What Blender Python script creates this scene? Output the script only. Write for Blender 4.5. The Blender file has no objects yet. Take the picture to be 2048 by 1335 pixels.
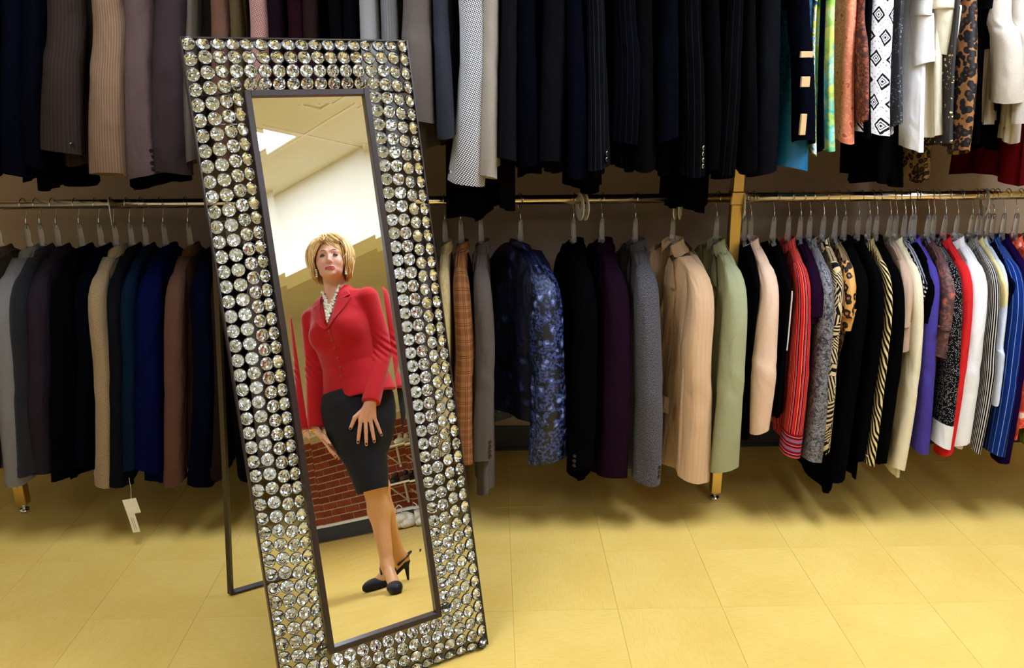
import bpy, math, random
import numpy as np
from mathutils import Vector, Matrix

# ------------------------------------------------------------------ camera, light, exposure
SC = bpy.context.scene
COL = SC.collection
FPX, PIT, ROL, YAW, CAMH = 1670.4, math.radians(17.22), math.radians(0.39), math.radians(1.26), 1.484

def cam_axes():
    cp, sp = math.cos(PIT), math.sin(PIT)
    fw = np.array([math.sin(YAW) * cp, math.cos(YAW) * cp, -sp])
    rt = np.array([math.cos(YAW), -math.sin(YAW), 0.0])
    up = np.cross(rt, fw)
    return fw, math.cos(ROL) * rt - math.sin(ROL) * up, math.sin(ROL) * rt + math.cos(ROL) * up
FW, RT, UP = cam_axes()
cam_d = bpy.data.cameras.new('camera')
cam_d.sensor_width = 36.0
cam_d.lens = FPX / 2048 * 36.0
cam_d.clip_start = 0.05
cam = bpy.data.objects.new('camera', cam_d)
COL.objects.link(cam)
cam.matrix_world = Matrix(((RT[0], UP[0], -FW[0], 0), (RT[1], UP[1], -FW[1], 0), (RT[2], UP[2], -FW[2], CAMH), (0, 0, 0, 1)))
SC.camera = cam

def at(px, py, Y):
    """world point on the plane y = Y seen at photo pixel (px, py)"""
    d = FW + RT * (px - 1024) / FPX - UP * (py - 667.5) / FPX
    t = Y / d[1]
    return np.array([0, 0, CAMH]) + d * t

def on_floor(px, py, z=0.0):
    d = FW + RT * (px - 1024) / FPX - UP * (py - 667.5) / FPX
    return np.array([0, 0, CAMH]) + d * (z - CAMH) / d[2]

w = bpy.data.worlds.new('world')
SC.world = w
w.use_nodes = True
w.node_tree.nodes['Background'].inputs[0].default_value = (1.0, 0.93, 0.8, 1)
w.node_tree.nodes['Background'].inputs[1].default_value = 0.012

SC.view_settings.view_transform = 'Standard'
SC.view_settings.look = 'None'
SC.view_settings.gamma = 1.0
SC.view_settings.use_curve_mapping = False
SC.view_settings.exposure = 0.0
SC.cycles.use_denoising = True
SC.cycles.max_bounces = 8
SC.cycles.diffuse_bounces = 4
SC.cycles.glossy_bounces = 5
SC.cycles.transmission_bounces = 6
SC.cycles.sample_clamp_indirect = 6.0

LAMP_POWER = [19.0, 45.0, 14.0, 12.0, 21.0]     # radiance of the ceiling diffusers

# ------------------------------------------------------------------ helpers
def lin(c):
    return tuple(((v / 255.0) / 12.92 if v / 255.0 <= 0.04045 else ((v / 255.0 + 0.055) / 1.055) ** 2.4) for v in c)

def tag(o, label=None, cat=None, group=None, kind=None):
    if label: o['label'] = label
    if cat: o['category'] = cat
    if group: o['group'] = group
    if kind: o['kind'] = kind
    return o

def empty(name, loc=(0, 0, 0), rz=0.0, parent=None):
    o = bpy.data.objects.new(name, None)
    o.empty_display_size = 0.05
    o.location = loc
    o.rotation_euler = (0, 0, rz)
    COL.objects.link(o)
    if parent: o.parent = parent
    return o

def add_obj(name, me, mat=None, parent=None, smooth=False):
    o = bpy.data.objects.new(name, me)
    COL.objects.link(o)
    if mat is not None and len(me.materials) == 0:
        me.materials.append(mat)
    if smooth:
        me.polygons.foreach_set('use_smooth', [True] * len(me.polygons))
    if parent: o.parent = parent
    return o

def mesh(name, verts, faces, uv=None, mats=None):
    me = bpy.data.meshes.new(name)
    me.from_pydata([tuple(v) for v in verts], [], faces)
    if uv is not None:
        l = me.uv_layers.new(name='UV')
        flat = np.asarray(uv, dtype=np.float32).reshape(-1)
        l.data.foreach_set('uv', flat)
    if mats:
        for m in mats: me.materials.append(m)
    me.update()
    return me

class MB:
    """collects simple solids into one mesh"""
    def __init__(s): s.v, s.f, s.m = [], [], []
    def add(s, v, f, m=0):
        n = len(s.v)
        s.v += [tuple(p) for p in v]
        s.f += [tuple(i + n for i in q) for q in f]
        s.m += [m] * len(f)
        return s
    def box(s, lo, hi, m=0, R=None, bev=0.0):
        (x0, y0, z0), (x1, y1, z1) = lo, hi
        if bev > 0:
            c = (np.array(lo) + np.array(hi)) / 2; h = (np.array(hi) - np.array(lo)) / 2
            v = []; idx = {}
            for sx in (-1, 1):
                for sy in (-1, 1):
                    for sz in (-1, 1):
                        for ax in range(3):
                            p = h * np.array([sx, sy, sz]) - bev * np.array([sx, sy, sz]); p[ax] = h[ax] * (sx, sy, sz)[ax]
                            idx[(sx, sy, sz, ax)] = len(v); v.append(c + p)
            f = []
            for ax in range(3):
                a, b = [k for k in range(3) if k != ax]
                for sg in (-1, 1):
                    q = []
                    for sa, sb in ((-1, -1), (1, -1), (1, 1), (-1, 1)):
                        k = [0, 0, 0]; k[ax] = sg; k[a] = sa; k[b] = sb
                        q.append(idx[(k[0], k[1], k[2], ax)])
                    f.append(q if (sg > 0) == (ax != 1) else q[::-1])
                for sa in (-1, 1):
                    for sb in (-1, 1):
                        q = []
                        for (axx, s0) in ((a, -1), (a, 1), (b, 1), (b, -1)):
                            k = [0, 0, 0]; k[a] = sa; k[b] = sb; k[ax] = s0
                            q.append(idx[(k[0], k[1], k[2], axx)])
                        f.append(q)
            for sx in (-1, 1):
                for sy in (-1, 1):
                    for sz in (-1, 1):
                        f.append([idx[(sx, sy, sz, k)] for k in range(3)])
        else:
            v = [(x0, y0, z0), (x1, y0, z0), (x1, y1, z0), (x0, y1, z0), (x0, y0, z1), (x1, y0, z1), (x1, y1, z1), (x0, y1, z1)]
            f = [(0, 3, 2, 1), (4, 5, 6, 7), (0, 1, 5, 4), (1, 2, 6, 5), (2, 3, 7, 6), (3, 0, 4, 7)]
        if R is not None: v = [R @ np.asarray(p) for p in v]
        return s.add(v, f, m)
    def tube(s, pts, r, n=8, m=0, cap=True):
        pts = [np.asarray(p, float) for p in pts]
        rs = r if hasattr(r, '__len__') else [r] * len(pts)
        v, f = [], []
        t0 = pts[1] - pts[0]; t0 /= np.linalg.norm(t0)
        ref = np.array([0, 0, 1.0]) if abs(t0[2]) < 0.9 else np.array([1.0, 0, 0])
        u = np.cross(ref, t0); u /= np.linalg.norm(u)
        for i, p in enumerate(pts):
            t = pts[min(i + 1, len(pts) - 1)] - pts[max(i - 1, 0)]; t /= (np.linalg.norm(t) + 1e-12)
            u = u - t * (u @ t); u /= (np.linalg.norm(u) + 1e-12)
            b = np.cross(t, u)
            for k in range(n):
                a = 2 * math.pi * k / n
                v.append(p + rs[i] * (math.cos(a) * u + math.sin(a) * b))
        for i in range(len(pts) - 1):
            for k in range(n):
                f.append((i * n + k, i * n + (k + 1) % n, (i + 1) * n + (k + 1) % n, (i + 1) * n + k))
        if cap:
            f.append(tuple(range(n))[::-1]); f.append(tuple((len(pts) - 1) * n + k for k in range(n)))
        return s.add(v, f, m)
    def ball(s, c, r, nu=10, nv=6, m=0, sc=(1, 1, 1)):
        v = [(c[0], c[1], c[2] + r * sc[2])]
        for j in range(1, nv):
            a = math.pi * j / nv
            for k in range(nu):
                b = 2 * math.pi * k / nu
                v.append((c[0] + r * sc[0] * math.sin(a) * math.cos(b), c[1] + r * sc[1] * math.sin(a) * math.sin(b), c[2] + r * sc[2] * math.cos(a)))
        v.append((c[0], c[1], c[2] - r * sc[2]))
        f = [(0, 1 + k, 1 + (k + 1) % nu) for k in range(nu)]
        for j in range(nv - 2):
            for k in range(nu):
                f.append((1 + j * nu + k, 1 + (j + 1) * nu + k, 1 + (j + 1) * nu + (k + 1) % nu, 1 + j * nu + (k + 1) % nu))
        l = len(v) - 1
        f += [(l, 1 + (nv - 2) * nu + (k + 1) % nu, 1 + (nv - 2) * nu + k) for k in range(nu)]
        return s.add(v, f, m)
    def cyl(s, c0, c1, r, n=16, m=0): return s.tube([c0, c1], r, n, m)
    def me(s, name, mats=()):
        me = bpy.data.meshes.new(name)
        me.from_pydata(s.v, [], s.f)
        for mm in mats: me.materials.append(mm)
        if any(s.m): me.polygons.foreach_set('material_index', s.m)
        me.update()
        return me
    def obj(s, name, mat, parent=None, smooth=False):
        mats = mat if isinstance(mat, (list, tuple)) else [mat]
        return add_obj(name, s.me(name, mats), None, parent, smooth)

# ------------------------------------------------------------------ materials
class NT:
    def __init__(s, name):
        s.mat = bpy.data.materials.new(name); s.mat.use_nodes = True
        s.nt = s.mat.node_tree; s.n = s.nt.nodes; s.b = s.n['Principled BSDF']
    def new(s, t, **kw):
        n = s.n.new(t)
        for k, v in kw.items(): setattr(n, k, v)
        return n
    def link(s, a, b): s.nt.links.new(a, b)
    def val(s, sock, v):
        if hasattr(v, 'is_output'): s.link(v, sock)
        else: sock.default_value = v
    def math(s, op, a, b=0.0, c=0.0):
        n = s.new('ShaderNodeMath', operation=op)
        s.val(n.inputs[0], a); s.val(n.inputs[1], b); s.val(n.inputs[2], c)
        return n.outputs[0]
    def mix(s, fac, a, b):
        n = s.new('ShaderNodeMix', data_type='RGBA')
        s.val(n.inputs[0], fac)
        for i, v in ((6, a), (7, b)):
            if hasattr(v, 'is_output'): s.link(v, n.inputs[i])
            else: n.inputs[i].default_value = (*v[:3], 1)
        return n.outputs[2]
    def coord(s, kind='UV', scale=(1, 1, 1), rot=(0, 0, 0), loc=(0, 0, 0)):
        tc = s.new('ShaderNodeTexCoord'); mp = s.new('ShaderNodeMapping')
        s.link(tc.outputs[kind], mp.inputs[0])
        mp.inputs['Location'].default_value = loc; mp.inputs['Rotation'].default_value = rot; mp.inputs['Scale'].default_value = scale
        return mp.outputs[0]
    def noise(s, vec, scale, detail=2.0, rough=0.5, dist=0.0):
        n = s.new('ShaderNodeTexNoise'); s.link(vec, n.inputs['Vector'])
        n.inputs['Scale'].default_value = scale; n.inputs['Detail'].default_value = detail
        n.inputs['Roughness'].default_value = rough; n.inputs['Distortion'].default_value = dist
        return n.outputs[0]
    def voro(s, vec, scale, feature='F1', out='Distance', rnd=1.0):
        n = s.new('ShaderNodeTexVoronoi', feature=feature); s.link(vec, n.inputs['Vector'])
        n.inputs['Scale'].default_value = scale; n.inputs['Randomness'].default_value = rnd
        return n.outputs[out]
    def ramp(s, fac, stops, interp='LINEAR'):
        n = s.new('ShaderNodeValToRGB'); s.link(fac, n.inputs[0]); n.color_ramp.interpolation = interp
        e = n.color_ramp.elements
        while len(e) < len(stops): e.new(0.5)
        for k, (p, c) in enumerate(stops):
            e[k].position = p; e[k].color = (*c[:3], 1) if hasattr(c, '__len__') else (c, c, c, 1)
        return n.outputs[0]
    def xyz(s, vec):
        n = s.new('ShaderNodeSeparateXYZ'); s.link(vec, n.inputs[0]); return n.outputs
    def bump(s, h, strength=0.3, dist=0.002):
        n = s.new('ShaderNodeBump'); s.link(h, n.inputs['Height'])
        n.inputs['Strength'].default_value = strength; n.inputs['Distance'].default_value = dist
        s.link(n.outputs[0], s.b.inputs['Normal'])
    def done(s, base=None, rough=0.6, metal=0.0, spec=0.4, sheen=0.0, trans=0.0, ior=1.45, coat=0.0):
        if base is not None:
            if hasattr(base, 'is_output'): s.link(base, s.b.inputs['Base Color'])
            else: s.b.inputs['Base Color'].default_value = (*base[:3], 1)
        s.val(s.b.inputs['Roughness'], rough)
        s.b.inputs['Metallic'].default_value = metal
        s.b.inputs['Specular IOR Level'].default_value = spec
        s.b.inputs['Sheen Weight'].default_value = sheen
        s.b.inputs['Transmission Weight'].default_value = trans
        s.b.inputs['IOR'].default_value = ior
        s.b.inputs['Coat Weight'].default_value = coat
        return s.mat

def simple(name, rgb, rough=0.5, metal=0.0, spec=0.5, var=0.06, scale=30.0, **kw):
    t = NT(name); c = lin(rgb)
    n = t.noise(t.coord('Object'), scale, 3)
    base = t.mix(n, tuple(v * (1 - var) for v in c), tuple(min(1, v * (1 + var)) for v in c))
    return t.done(base, rough, metal, spec, **kw)

# ------------------------------------------------------------------ room
ROOM_X0, ROOM_X1, BULK_X = -3.3, 4.55, 2.37
ROOM_Y0, WALL_Y, CEIL = -4.7, 3.175, 2.75
TILE = 0.3048
OX, OY = 0.043, 2.380

def floor_mat(name, seam=False):
    t = NT(name)
    co = t.coord('Object')
    oi = t.new('ShaderNodeObjectInfo')
    n1 = t.noise(co, 3.0, 5, 0.65)
    n2 = t.noise(t.coord('Object', (1, 7, 1), (0, 0, 0.6)), 26.0, 4, 0.7)
    a, b = lin((228, 196, 108)), lin((216, 180, 88))
    c = t.mix(t.ramp(n1, [(0.3, 0.0), (0.7, 1.0)]), a, b)
    c = t.mix(t.math('MULTIPLY', t.ramp(n2, [(0.48, 0.0), (0.75, 1.0)]), 0.35), c, lin((184, 146, 66)))
    c = t.mix(t.math('MULTIPLY', oi.outputs['Random'], 0.10), c, lin((196, 160, 76)))
    sc = t.ramp(t.noise(t.coord('Object', (9, 1.2, 1), (0, 0, 0.9)), 9.0, 3, 0.6), [(0.725, 0.0), (0.74, 1.0)])
    c = t.mix(t.math('MULTIPLY', sc, 0.35), c, lin((110, 80, 30)))
    r = t.math('ADD', t.math('MULTIPLY', n1, 0.2), 0.24)
    return t.done(c, r, 0, 0.45)
M_FLOOR = floor_mat('vinyl_tile')
M_GROUT = simple('tile_joint', (150, 120, 58), 0.8)
def wall_paint(name, rgb, rough=0.7):
    t = NT(name); co = t.coord('Object'); c = lin(rgb)
    n = t.noise(co, 2.2, 4, 0.6)
    base = t.mix(n, tuple(v * 0.93 for v in c), tuple(min(1, v * 1.04) for v in c))
    t.bump(t.noise(co, 160, 2), 0.15, 0.001)
    return t.done(base, rough, 0, 0.3)
M_WALL = wall_paint('beige_wall_paint', (164, 140, 114))
M_WHITE = wall_paint('white_wall_paint', (240, 236, 222))
M_CREAM = wall_paint('cream_wall_paint', (226, 216, 186))
M_BASE = simple('slate_vinyl_base', (46, 46, 50), 0.45)
M_CEIL = None
t = NT('ceiling_board'); co = t.coord('Object')
c = t.mix(t.ramp(t.voro(co, 70), [(0.05, 1.0), (0.2, 0.0)]), lin((230, 226, 206)), lin((194, 188, 166)))
t.bump(t.noise(co, 90, 3), 0.3, 0.002)
M_CEIL = t.done(c, 0.9, 0, 0.2)
M_TBAR = simple('white_grid_metal', (235, 228, 208), 0.4)

# floor: a slab with tiles lying on it
floor = MB().box((ROOM_X0, ROOM_Y0, -0.06), (ROOM_X1, WALL_Y + 0.05, -0.0012)).obj('floor', M_GROUT)
tag(floor, 'yellow vinyl tile floor with faint seams and scuffs', 'floor', kind='structure')
tm = MB().box((-TILE / 2 + 0.0003, -TILE / 2 + 0.0003, -0.0032), (TILE / 2 - 0.0003, TILE / 2 - 0.0003, 0.0), bev=0.0004).me('tile', [M_FLOOR])
near, far = [], []
i0, i1 = math.floor((ROOM_X0 - OX) / TILE), math.ceil((ROOM_X1 - OX) / TILE)
j0, j1 = math.floor((ROOM_Y0 - OY) / TILE), math.ceil((WALL_Y - OY) / TILE)
Bm, Wm = np.array([-0.274, 1.796]), np.array([1.08, 0.55])
for i in range(i0, i1):
    for j in range(j0, j1):
        x, y = OX + (i + 0.5) * TILE, OY + (j + 0.5) * TILE
        if x - TILE / 2 < ROOM_X0 or x + TILE / 2 > ROOM_X1 or y - TILE / 2 < ROOM_Y0: continue
        near.append((x, y))
def tile_rank(q):
    x, y = q
    direct = y > 1.55 and abs(x) < 0.72 * y + 0.35           # in view of the lens
    v = np.array([x + 0.45, y - 1.9]); u = np.array([0.69, -0.72]); side = abs(v @ np.array([0.72, 0.69])); f = v @ u
    refl = 0.6 < f < 6.5 and side < 0.25 + 0.16 * f            # seen in the looking glass
    return (0 if direct else 1 if refl else 2, math.hypot(x, y - 1.5))
near.sort(key=tile_rank)
near, far = near[:290], near[290:]
for x, y in near:
    o = bpy.data.objects.new('tile', tm); COL.objects.link(o); o.parent = floor
    o.location = (x, y, 0)
    o.rotation_euler = (0, 0, math.pi / 2 * ((int(x * 37 + y * 91)) % 2))
fm = MB()
for x, y in far:
    fm.box((x - TILE / 2 + 0.0003, y - TILE / 2 + 0.0003, -0.0032), (x + TILE / 2 - 0.0003, y + TILE / 2 - 0.0003, 0.0))
tag(fm.obj('tile_field', M_FLOOR, floor), kind='stuff')

# walls
tag(MB().box((ROOM_X0, WALL_Y, 0.0), (ROOM_X1, WALL_Y + 0.1, CEIL + 0.1)).obj('wall_back', M_WALL), 'beige painted wall behind the clothes rails', 'wall', kind='structure')
tag(MB().box((ROOM_X0 - 0.1, ROOM_Y0, 0), (ROOM_X0, WALL_Y + 0.1, CEIL + 0.1)).obj('wall_left', M_WHITE), 'cream painted side wall of the shop', 'wall', kind='structure')
tag(MB().box((ROOM_X0 - 0.1, ROOM_Y0 - 0.1, 0), (ROOM_X1 + 0.1, ROOM_Y0, CEIL + 0.1)).obj('wall_front', M_WHITE), 'cream painted wall opposite the clothes rails', 'wall', kind='structure')
bb = MB()
bb.box((ROOM_X0, WALL_Y - 0.008, 0.002), (ROOM_X1, WALL_Y, 0.105)).box((ROOM_X0, WALL_Y - 0.016, 0.0), (ROOM_X1, WALL_Y, 0.014))
tag(bb.obj('baseboard_back', M_BASE), 'dark slate vinyl baseboard below the rails', 'baseboard', kind='structure')

# ceiling: grid bars with boards laid in
ceil = MB().box((ROOM_X0, ROOM_Y0, CEIL + 0.04), (ROOM_X1, WALL_Y + 0.1, CEIL + 0.1)).obj('ceiling', M_WHITE)
tag(ceil, 'suspended ceiling of speckled boards in a white grid', 'ceiling', kind='structure')
GX, GY, PW, PL = 1.87, -0.20, 0.61, 1.22
board = MB().box((-PW / 2 + 0.006, -PL / 2 + 0.006, 0.0), (PW / 2 - 0.006, PL / 2 - 0.006, 0.016)).me('ceiling_board', [M_CEIL])
ia, ib = math.floor((ROOM_X0 - GX) / PW), math.ceil((BULK_X + 0.02 - GX) / PW)
ja, jb = math.floor((ROOM_Y0 - GY) / PL), math.ceil((WALL_Y - GY) / PL)
LIGHT_AT = [(-1, -1), (-1, 1), (-1, -3), (-5, -3), (-5, 1)]
for i in range(ia, ib):
    for j in range(ja, jb):
        cx, cy = GX + (i + 0.5) * PW, GY + (j + 0.5) * PL
        if (i, j) in LIGHT_AT or cx + PW / 2 > BULK_X + 0.7 or cy - PL / 2 < ROOM_Y0 - 1.2: continue
        o = bpy.data.objects.new('ceiling_board', board); COL.objects.link(o); o.parent = ceil
        o.location = (cx, cy, CEIL)
grid = []
for i in range(ia, ib + 1):
    x = GX + i * PW
    if ROOM_X0 < x < BULK_X: grid.append(((x - 0.012, ROOM_Y0, CEIL - 0.004), (x + 0.012, WALL_Y, CEIL)))
for j in range(ja, jb + 1):
    y = GY + j * PL
    if ROOM_Y0 < y < WALL_Y: grid.append(((ROOM_X0, y - 0.012, CEIL - 0.0045), (BULK_X, y + 0.012, CEIL - 0.0005)))
for lo, hi in grid: MB().box(lo, hi).obj('grid_bar', M_TBAR, ceil)

# bulkhead over the shoe alcove, and the alcove behind it
bk = MB().box((BULK_X, ROOM_Y0, 2.125), (BULK_X + 0.25, WALL_Y, CEIL)).obj('wall_bulkhead', M_WHITE)
tag(bk, 'white bulkhead wall dropping from the ceiling, seen in the mirror', 'wall', kind='structure')
MB().box((BULK_X - 0.006, ROOM_Y0, 2.125), (BULK_X, WALL_Y, 2.20)).obj('lower_trim', M_WHITE, bk)
tag(MB().box((BULK_X + 0.25, ROOM_Y0, 2.45), (ROOM_X1, WALL_Y, 2.5)).obj('ceiling_alcove', M_CREAM), 'low cream ceiling of the shoe alcove', 'ceiling', kind='structure')

def brick_mat():
    t = NT('red_brick'); co = t.coord('Object'); oi = t.new('ShaderNodeObjectInfo')
    n = t.noise(co, 25, 4, 0.6)
    c = t.mix(oi.outputs['Random'], lin((128, 52, 28)), lin((158, 72, 42)))
    c = t.mix(t.ramp(n, [(0.35, 0.0), (0.75, 0.6)]), c, lin((92, 36, 22)))
    t.bump(t.noise(co, 120, 3), 0.4, 0.002)
    return t.done(c, 0.85, 0, 0.25)
M_BRICK = brick_mat(); M_MORTAR = simple('mortar', (196, 172, 132), 0.9)
wr = MB().box((ROOM_X1, ROOM_Y0, 0), (ROOM_X1 + 0.1, WALL_Y, 2.5)).obj('wall_right', M_CREAM)
tag(wr, 'cream wall with a red brick lower half in the shoe alcove', 'wall', kind='structure')
BR_Y0, BR_Y1, BR_Z0, BR_Z1 = -3.86, -1.2, 0.175, 1.12
MB().box((ROOM_X1 - 0.095, BR_Y0 + 0.005, 0.0), (ROOM_X1, BR_Y1, BR_Z1)).obj('mortar_bed', M_MORTAR, wr)
CH = 0.0735; BL = 0.213
bm_full = MB().box((-0.10, -BL / 2 + 0.006, 0.006), (0.0, BL / 2 - 0.006, CH - 0.006), bev=0.003).me('brick', [M_BRICK])
bm_half = MB().box((-0.10, -BL / 4 + 0.006, 0.006), (0.0, BL / 4 - 0.006, CH - 0.006), bev=0.003).me('half_brick', [M_BRICK])
nb = 0
for r in range(int((BR_Z1 - BR_Z0) / CH)):
    y = BR_Y0
    first = r % 2 == 1
    while y < BR_Y1 - 0.05:
        half = first and y == BR_Y0
        L = BL / 2 if half else BL
        if y + L > BR_Y1 + 0.12: break
        o = bpy.data.objects.new('brick', bm_half if half else bm_full); COL.objects.link(o); o.parent = wr
        o.location = (ROOM_X1 - 0.003 - 0.002 * random.random(), y + L / 2, BR_Z0 + r * CH)
        y += L; nb += 1
bs = MB().box((ROOM_X1 - 0.115, BR_Y0 - 0.01, 0.002), (ROOM_X1 - 0.096, BR_Y1, 0.145))
tag(bs.obj('baseboard_right', M_BASE), 'dark slate base strip along the brick wall', 'baseboard', kind='structure')
tag(MB().box((ROOM_X1 - 0.125, BR_Y0 - 0.012, 0.146), (ROOM_X1 - 0.096, BR_Y1, 0.172)).obj('trim_1', M_WHITE), 'white ledge strip between brick and dark base', 'trim', kind='structure')
tag(MB().box((ROOM_X1 - 0.125, BR_Y0 - 0.012, BR_Z1), (ROOM_X1, BR_Y1, BR_Z1 + 0.03)).obj('trim_2', M_CREAM), 'cream cap ledge on top of the brick', 'trim', kind='structure')

# ceiling lights
def lamp_mat(pw):
    t = NT('lit_diffuser')
    t.b.inputs['Emission Color'].default_value = (0.87, 1.0, 1.26, 1)
    t.b.inputs['Emission Strength'].default_value = pw
    n = t.noise(t.coord('Object'), 60, 1)
    return t.done(t.mix(n, (0.8, 0.8, 0.78), (0.85, 0.85, 0.82)), 0.5)
LAMP_TXT = ['lit ceiling light panel showing in the tall mirror', 'lit ceiling light panel above the space in front of the rails',
            'lit ceiling light panel furthest behind the woman', 'lit ceiling light panel in the far corner of the shop', 'lit ceiling light panel on the side of the navy jackets']
for (i, j), tx, pw in zip(LIGHT_AT, LAMP_TXT, LAMP_POWER):
    cx, cy = GX + (i + 0.5) * PW, GY + (j + 0.5) * PL
    t_ = empty('ceiling_light', (cx, cy, CEIL - 0.002)); tag(t_, tx, 'ceiling light', 'ceiling light panels')
    f = MB(); a, b = PW / 2 - 0.013, PL / 2 - 0.013
    f.box((-a, -b, 0), (-a + 0.025, b, 0.02)).box((a - 0.025, -b, 0), (a, b, 0.02)).box((-a + 0.025, -b, 0), (a - 0.025, -b + 0.025, 0.02)).box((-a + 0.025, b - 0.025, 0), (a - 0.025, b, 0.02))
    f.obj('light_frame', M_TBAR, t_)
    MB().box((-a + 0.025, -b + 0.025, 0.006), (a - 0.025, b - 0.025, 0.012)).obj('diffuser', lamp_mat(pw), t_)
# ceiling vent reflected at the very top of the looking glass
v_ = empty('ceiling_vent', (1.64, 0.20, CEIL)); tag(v_, 'small square air vent in the ceiling beside a light', 'vent')
for k in range(2):
    s_ = 0.085 - 0.045 * k
    m = MB()
    for (x0, y0, x1, y1) in ((-s_, -s_, s_, -s_ + 0.018), (-s_, s_ - 0.018, s_, s_), (-s_, -s_ + 0.018, -s_ + 0.018, s_ - 0.018), (s_ - 0.018, -s_ + 0.018, s_, s_ - 0.018)):
        m.box((x0, y0, -0.009 + 0.002 * k), (x1, y1, -0.0005))
    m.obj('vent_louvre', M_TBAR, v_)
# ------------------------------------------------------------------ clothes rack
RAIL_Y, RAIL_Z, RAIL2_Z = 2.716, 1.097, 2.045
POSTS = [-1.692, 0.795, 2.262]
t = NT('brass_plated_steel'); n = t.noise(t.coord('Object', (1, 1, 0.15)), 40, 3)
M_BRASS = t.done(t.mix(n, lin((200, 166, 92)), lin((222, 192, 120))), t.math('ADD', t.math('MULTIPLY', n, 0.15), 0.22), 1.0)
t = NT('chrome_rail'); n = t.noise(t.coord('Object', (0.3, 1, 1)), 30, 3)
M_RAIL = t.done(t.mix(n, lin((218, 194, 158)), lin((238, 226, 206))), t.math('ADD', t.math('MULTIPLY', n, 0.12), 0.14), 1.0)
M_CHROME = simple('chrome', (225, 222, 215), 0.15, 1.0)
rack = tag(empty('clothes_rack', (0.3, RAIL_Y, 0)), 'two-tier brass and chrome clothes rack standing along the wall', 'clothes rack')
for x in POSTS:
    MB().box((x - 0.3 - 0.018, -0.018, 0.032), (x - 0.3 + 0.018, 0.018, RAIL2_Z + 0.03), bev=0.002).obj('post', M_BRASS, rack)
    fo = MB(); fo.cyl((x - 0.3, 0, 0.012), (x - 0.3, 0, 0.034), 0.007, 10); fo.cyl((x - 0.3, 0, 0.001), (x - 0.3, 0, 0.012), 0.016, 16)
    fo.obj('levelling_foot', M_CHROME, rack, True)
    for z in (RAIL_Z, RAIL2_Z):
        MB().box((x - 0.3 - 0.022, -0.022, z - 0.022), (x - 0.3 + 0.022, 0.022, z + 0.022), bev=0.003).obj('rail_bracket', M_BRASS, rack)
for z in (RAIL_Z, RAIL2_Z):
    for a, b in ((-2.75, POSTS[0] - 0.02), (POSTS[0] + 0.02, POSTS[1] - 0.02), (POSTS[1] + 0.02, POSTS[2] - 0.02)):
        MB().cyl((a - 0.3, 0, z), (b - 0.3, 0, z), 0.0155, 20).obj('rail', M_RAIL, rack, True)

# ------------------------------------------------------------------ standing mirror
MIR_B, MIR_PSI, MIR_A = np.array([-0.2744, 1.7962, 0.0]), 0.4923, 0.2449
MW, ML, GWD, GB, GT = 0.5512, 1.6171, 0.2752, 0.1410, 1.4806
_ex = np.array([math.cos(MIR_PSI), math.sin(MIR_PSI), 0]); _n0 = np.array([math.sin(MIR_PSI), -math.cos(MIR_PSI), 0])
_ez = np.array([0, 0, 1]) * math.cos(MIR_A) - _n0 * math.sin(MIR_A); _n = _n0 * math.cos(MIR_A) + np.array([0, 0, 1]) * math.sin(MIR_A)
mir = empty('standing_mirror')
mir.matrix_world = Matrix(((_ex[0], -_n[0], _ez[0], MIR_B[0]), (_ex[1], -_n[1], _ez[1], MIR_B[1]), (_ex[2], -_n[2], _ez[2], MIR_B[2]), (0, 0, 0, 1)))
tag(mir, 'tall leaning mirror with a wide border of round crystals', 'mirror')
M_ESP = simple('espresso_metal', (42, 30, 25), 0.32, 0.0, 0.5, 0.1)
t = NT('silvered_glass')
nz = t.noise(t.coord('Object'), 2.0, 1)
M_MIRROR = t.done(t.mix(nz, (0.93, 0.93, 0.88), (0.94, 0.94, 0.89)), 0.0, 1.0)
# looking glass: flat field and four bevel strips that pitch in by under a degree
g, bw = GWD / 2, 0.0185
bh = bw * math.tan(math.radians(0.7))
Y0 = -0.006
def quad(name, pts, mat):
    me = mesh(name, pts, [(0, 1, 2, 3)]); return add_obj(name, me, mat, mir)
i0_, i1_ = (-g + bw, GB + bw), (g - bw, GT - bw)
quad('looking_glass', [(i0_[0], Y0, i0_[1]), (i1_[0], Y0, i0_[1]), (i1_[0], Y0, i1_[1]), (i0_[0], Y0, i1_[1])], M_MIRROR)
o0, o1, i0v, i1v = (-g, GB), (g, GT), i0_, i1_
for P in ([(o0[0], o0[1]), (o1[0], o0[1]), (i1v[0], i0v[1]), (i0v[0], i0v[1])], [(o1[0], o0[1]), (o1[0], o1[1]), (i1v[0], i1v[1]), (i1v[0], i0v[1])],
          [(o1[0], o1[1]), (o0[0], o1[1]), (i0v[0], i1v[1]), (i1v[0], i1v[1])], [(o0[0], o1[1]), (o0[0], o0[1]), (i0v[0], i0v[1]), (i0v[0], i1v[1])]):
    quad('bevel', [(P[0][0], Y0 - bh, P[0][1]), (P[1][0], Y0 - bh, P[1][1]), (P[2][0], Y0, P[2][1]), (P[3][0], Y0, P[3][1])], M_MIRROR)
MB().box((-g - 0.004, Y0 + 0.001, GB - 0.004), (g + 0.004, 0.012, GT + 0.004)).obj('backing_board', M_ESP, mir)
def frame_bars(name, x0, z0, x1, z1, wd, y0, y1):
    for lo, hi in (((x0, y0, z0), (x0 + wd, y1, z1)), ((x1 - wd, y0, z0), (x1, y1, z1)), ((x0 + wd, y0, z0), (x1 - wd, y1, z0 + wd)), ((x0 + wd, y0, z1 - wd), (x1 - wd, y1, z1))):
        MB().box(lo, hi, bev=0.001).obj(name, M_ESP, mir)
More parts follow.
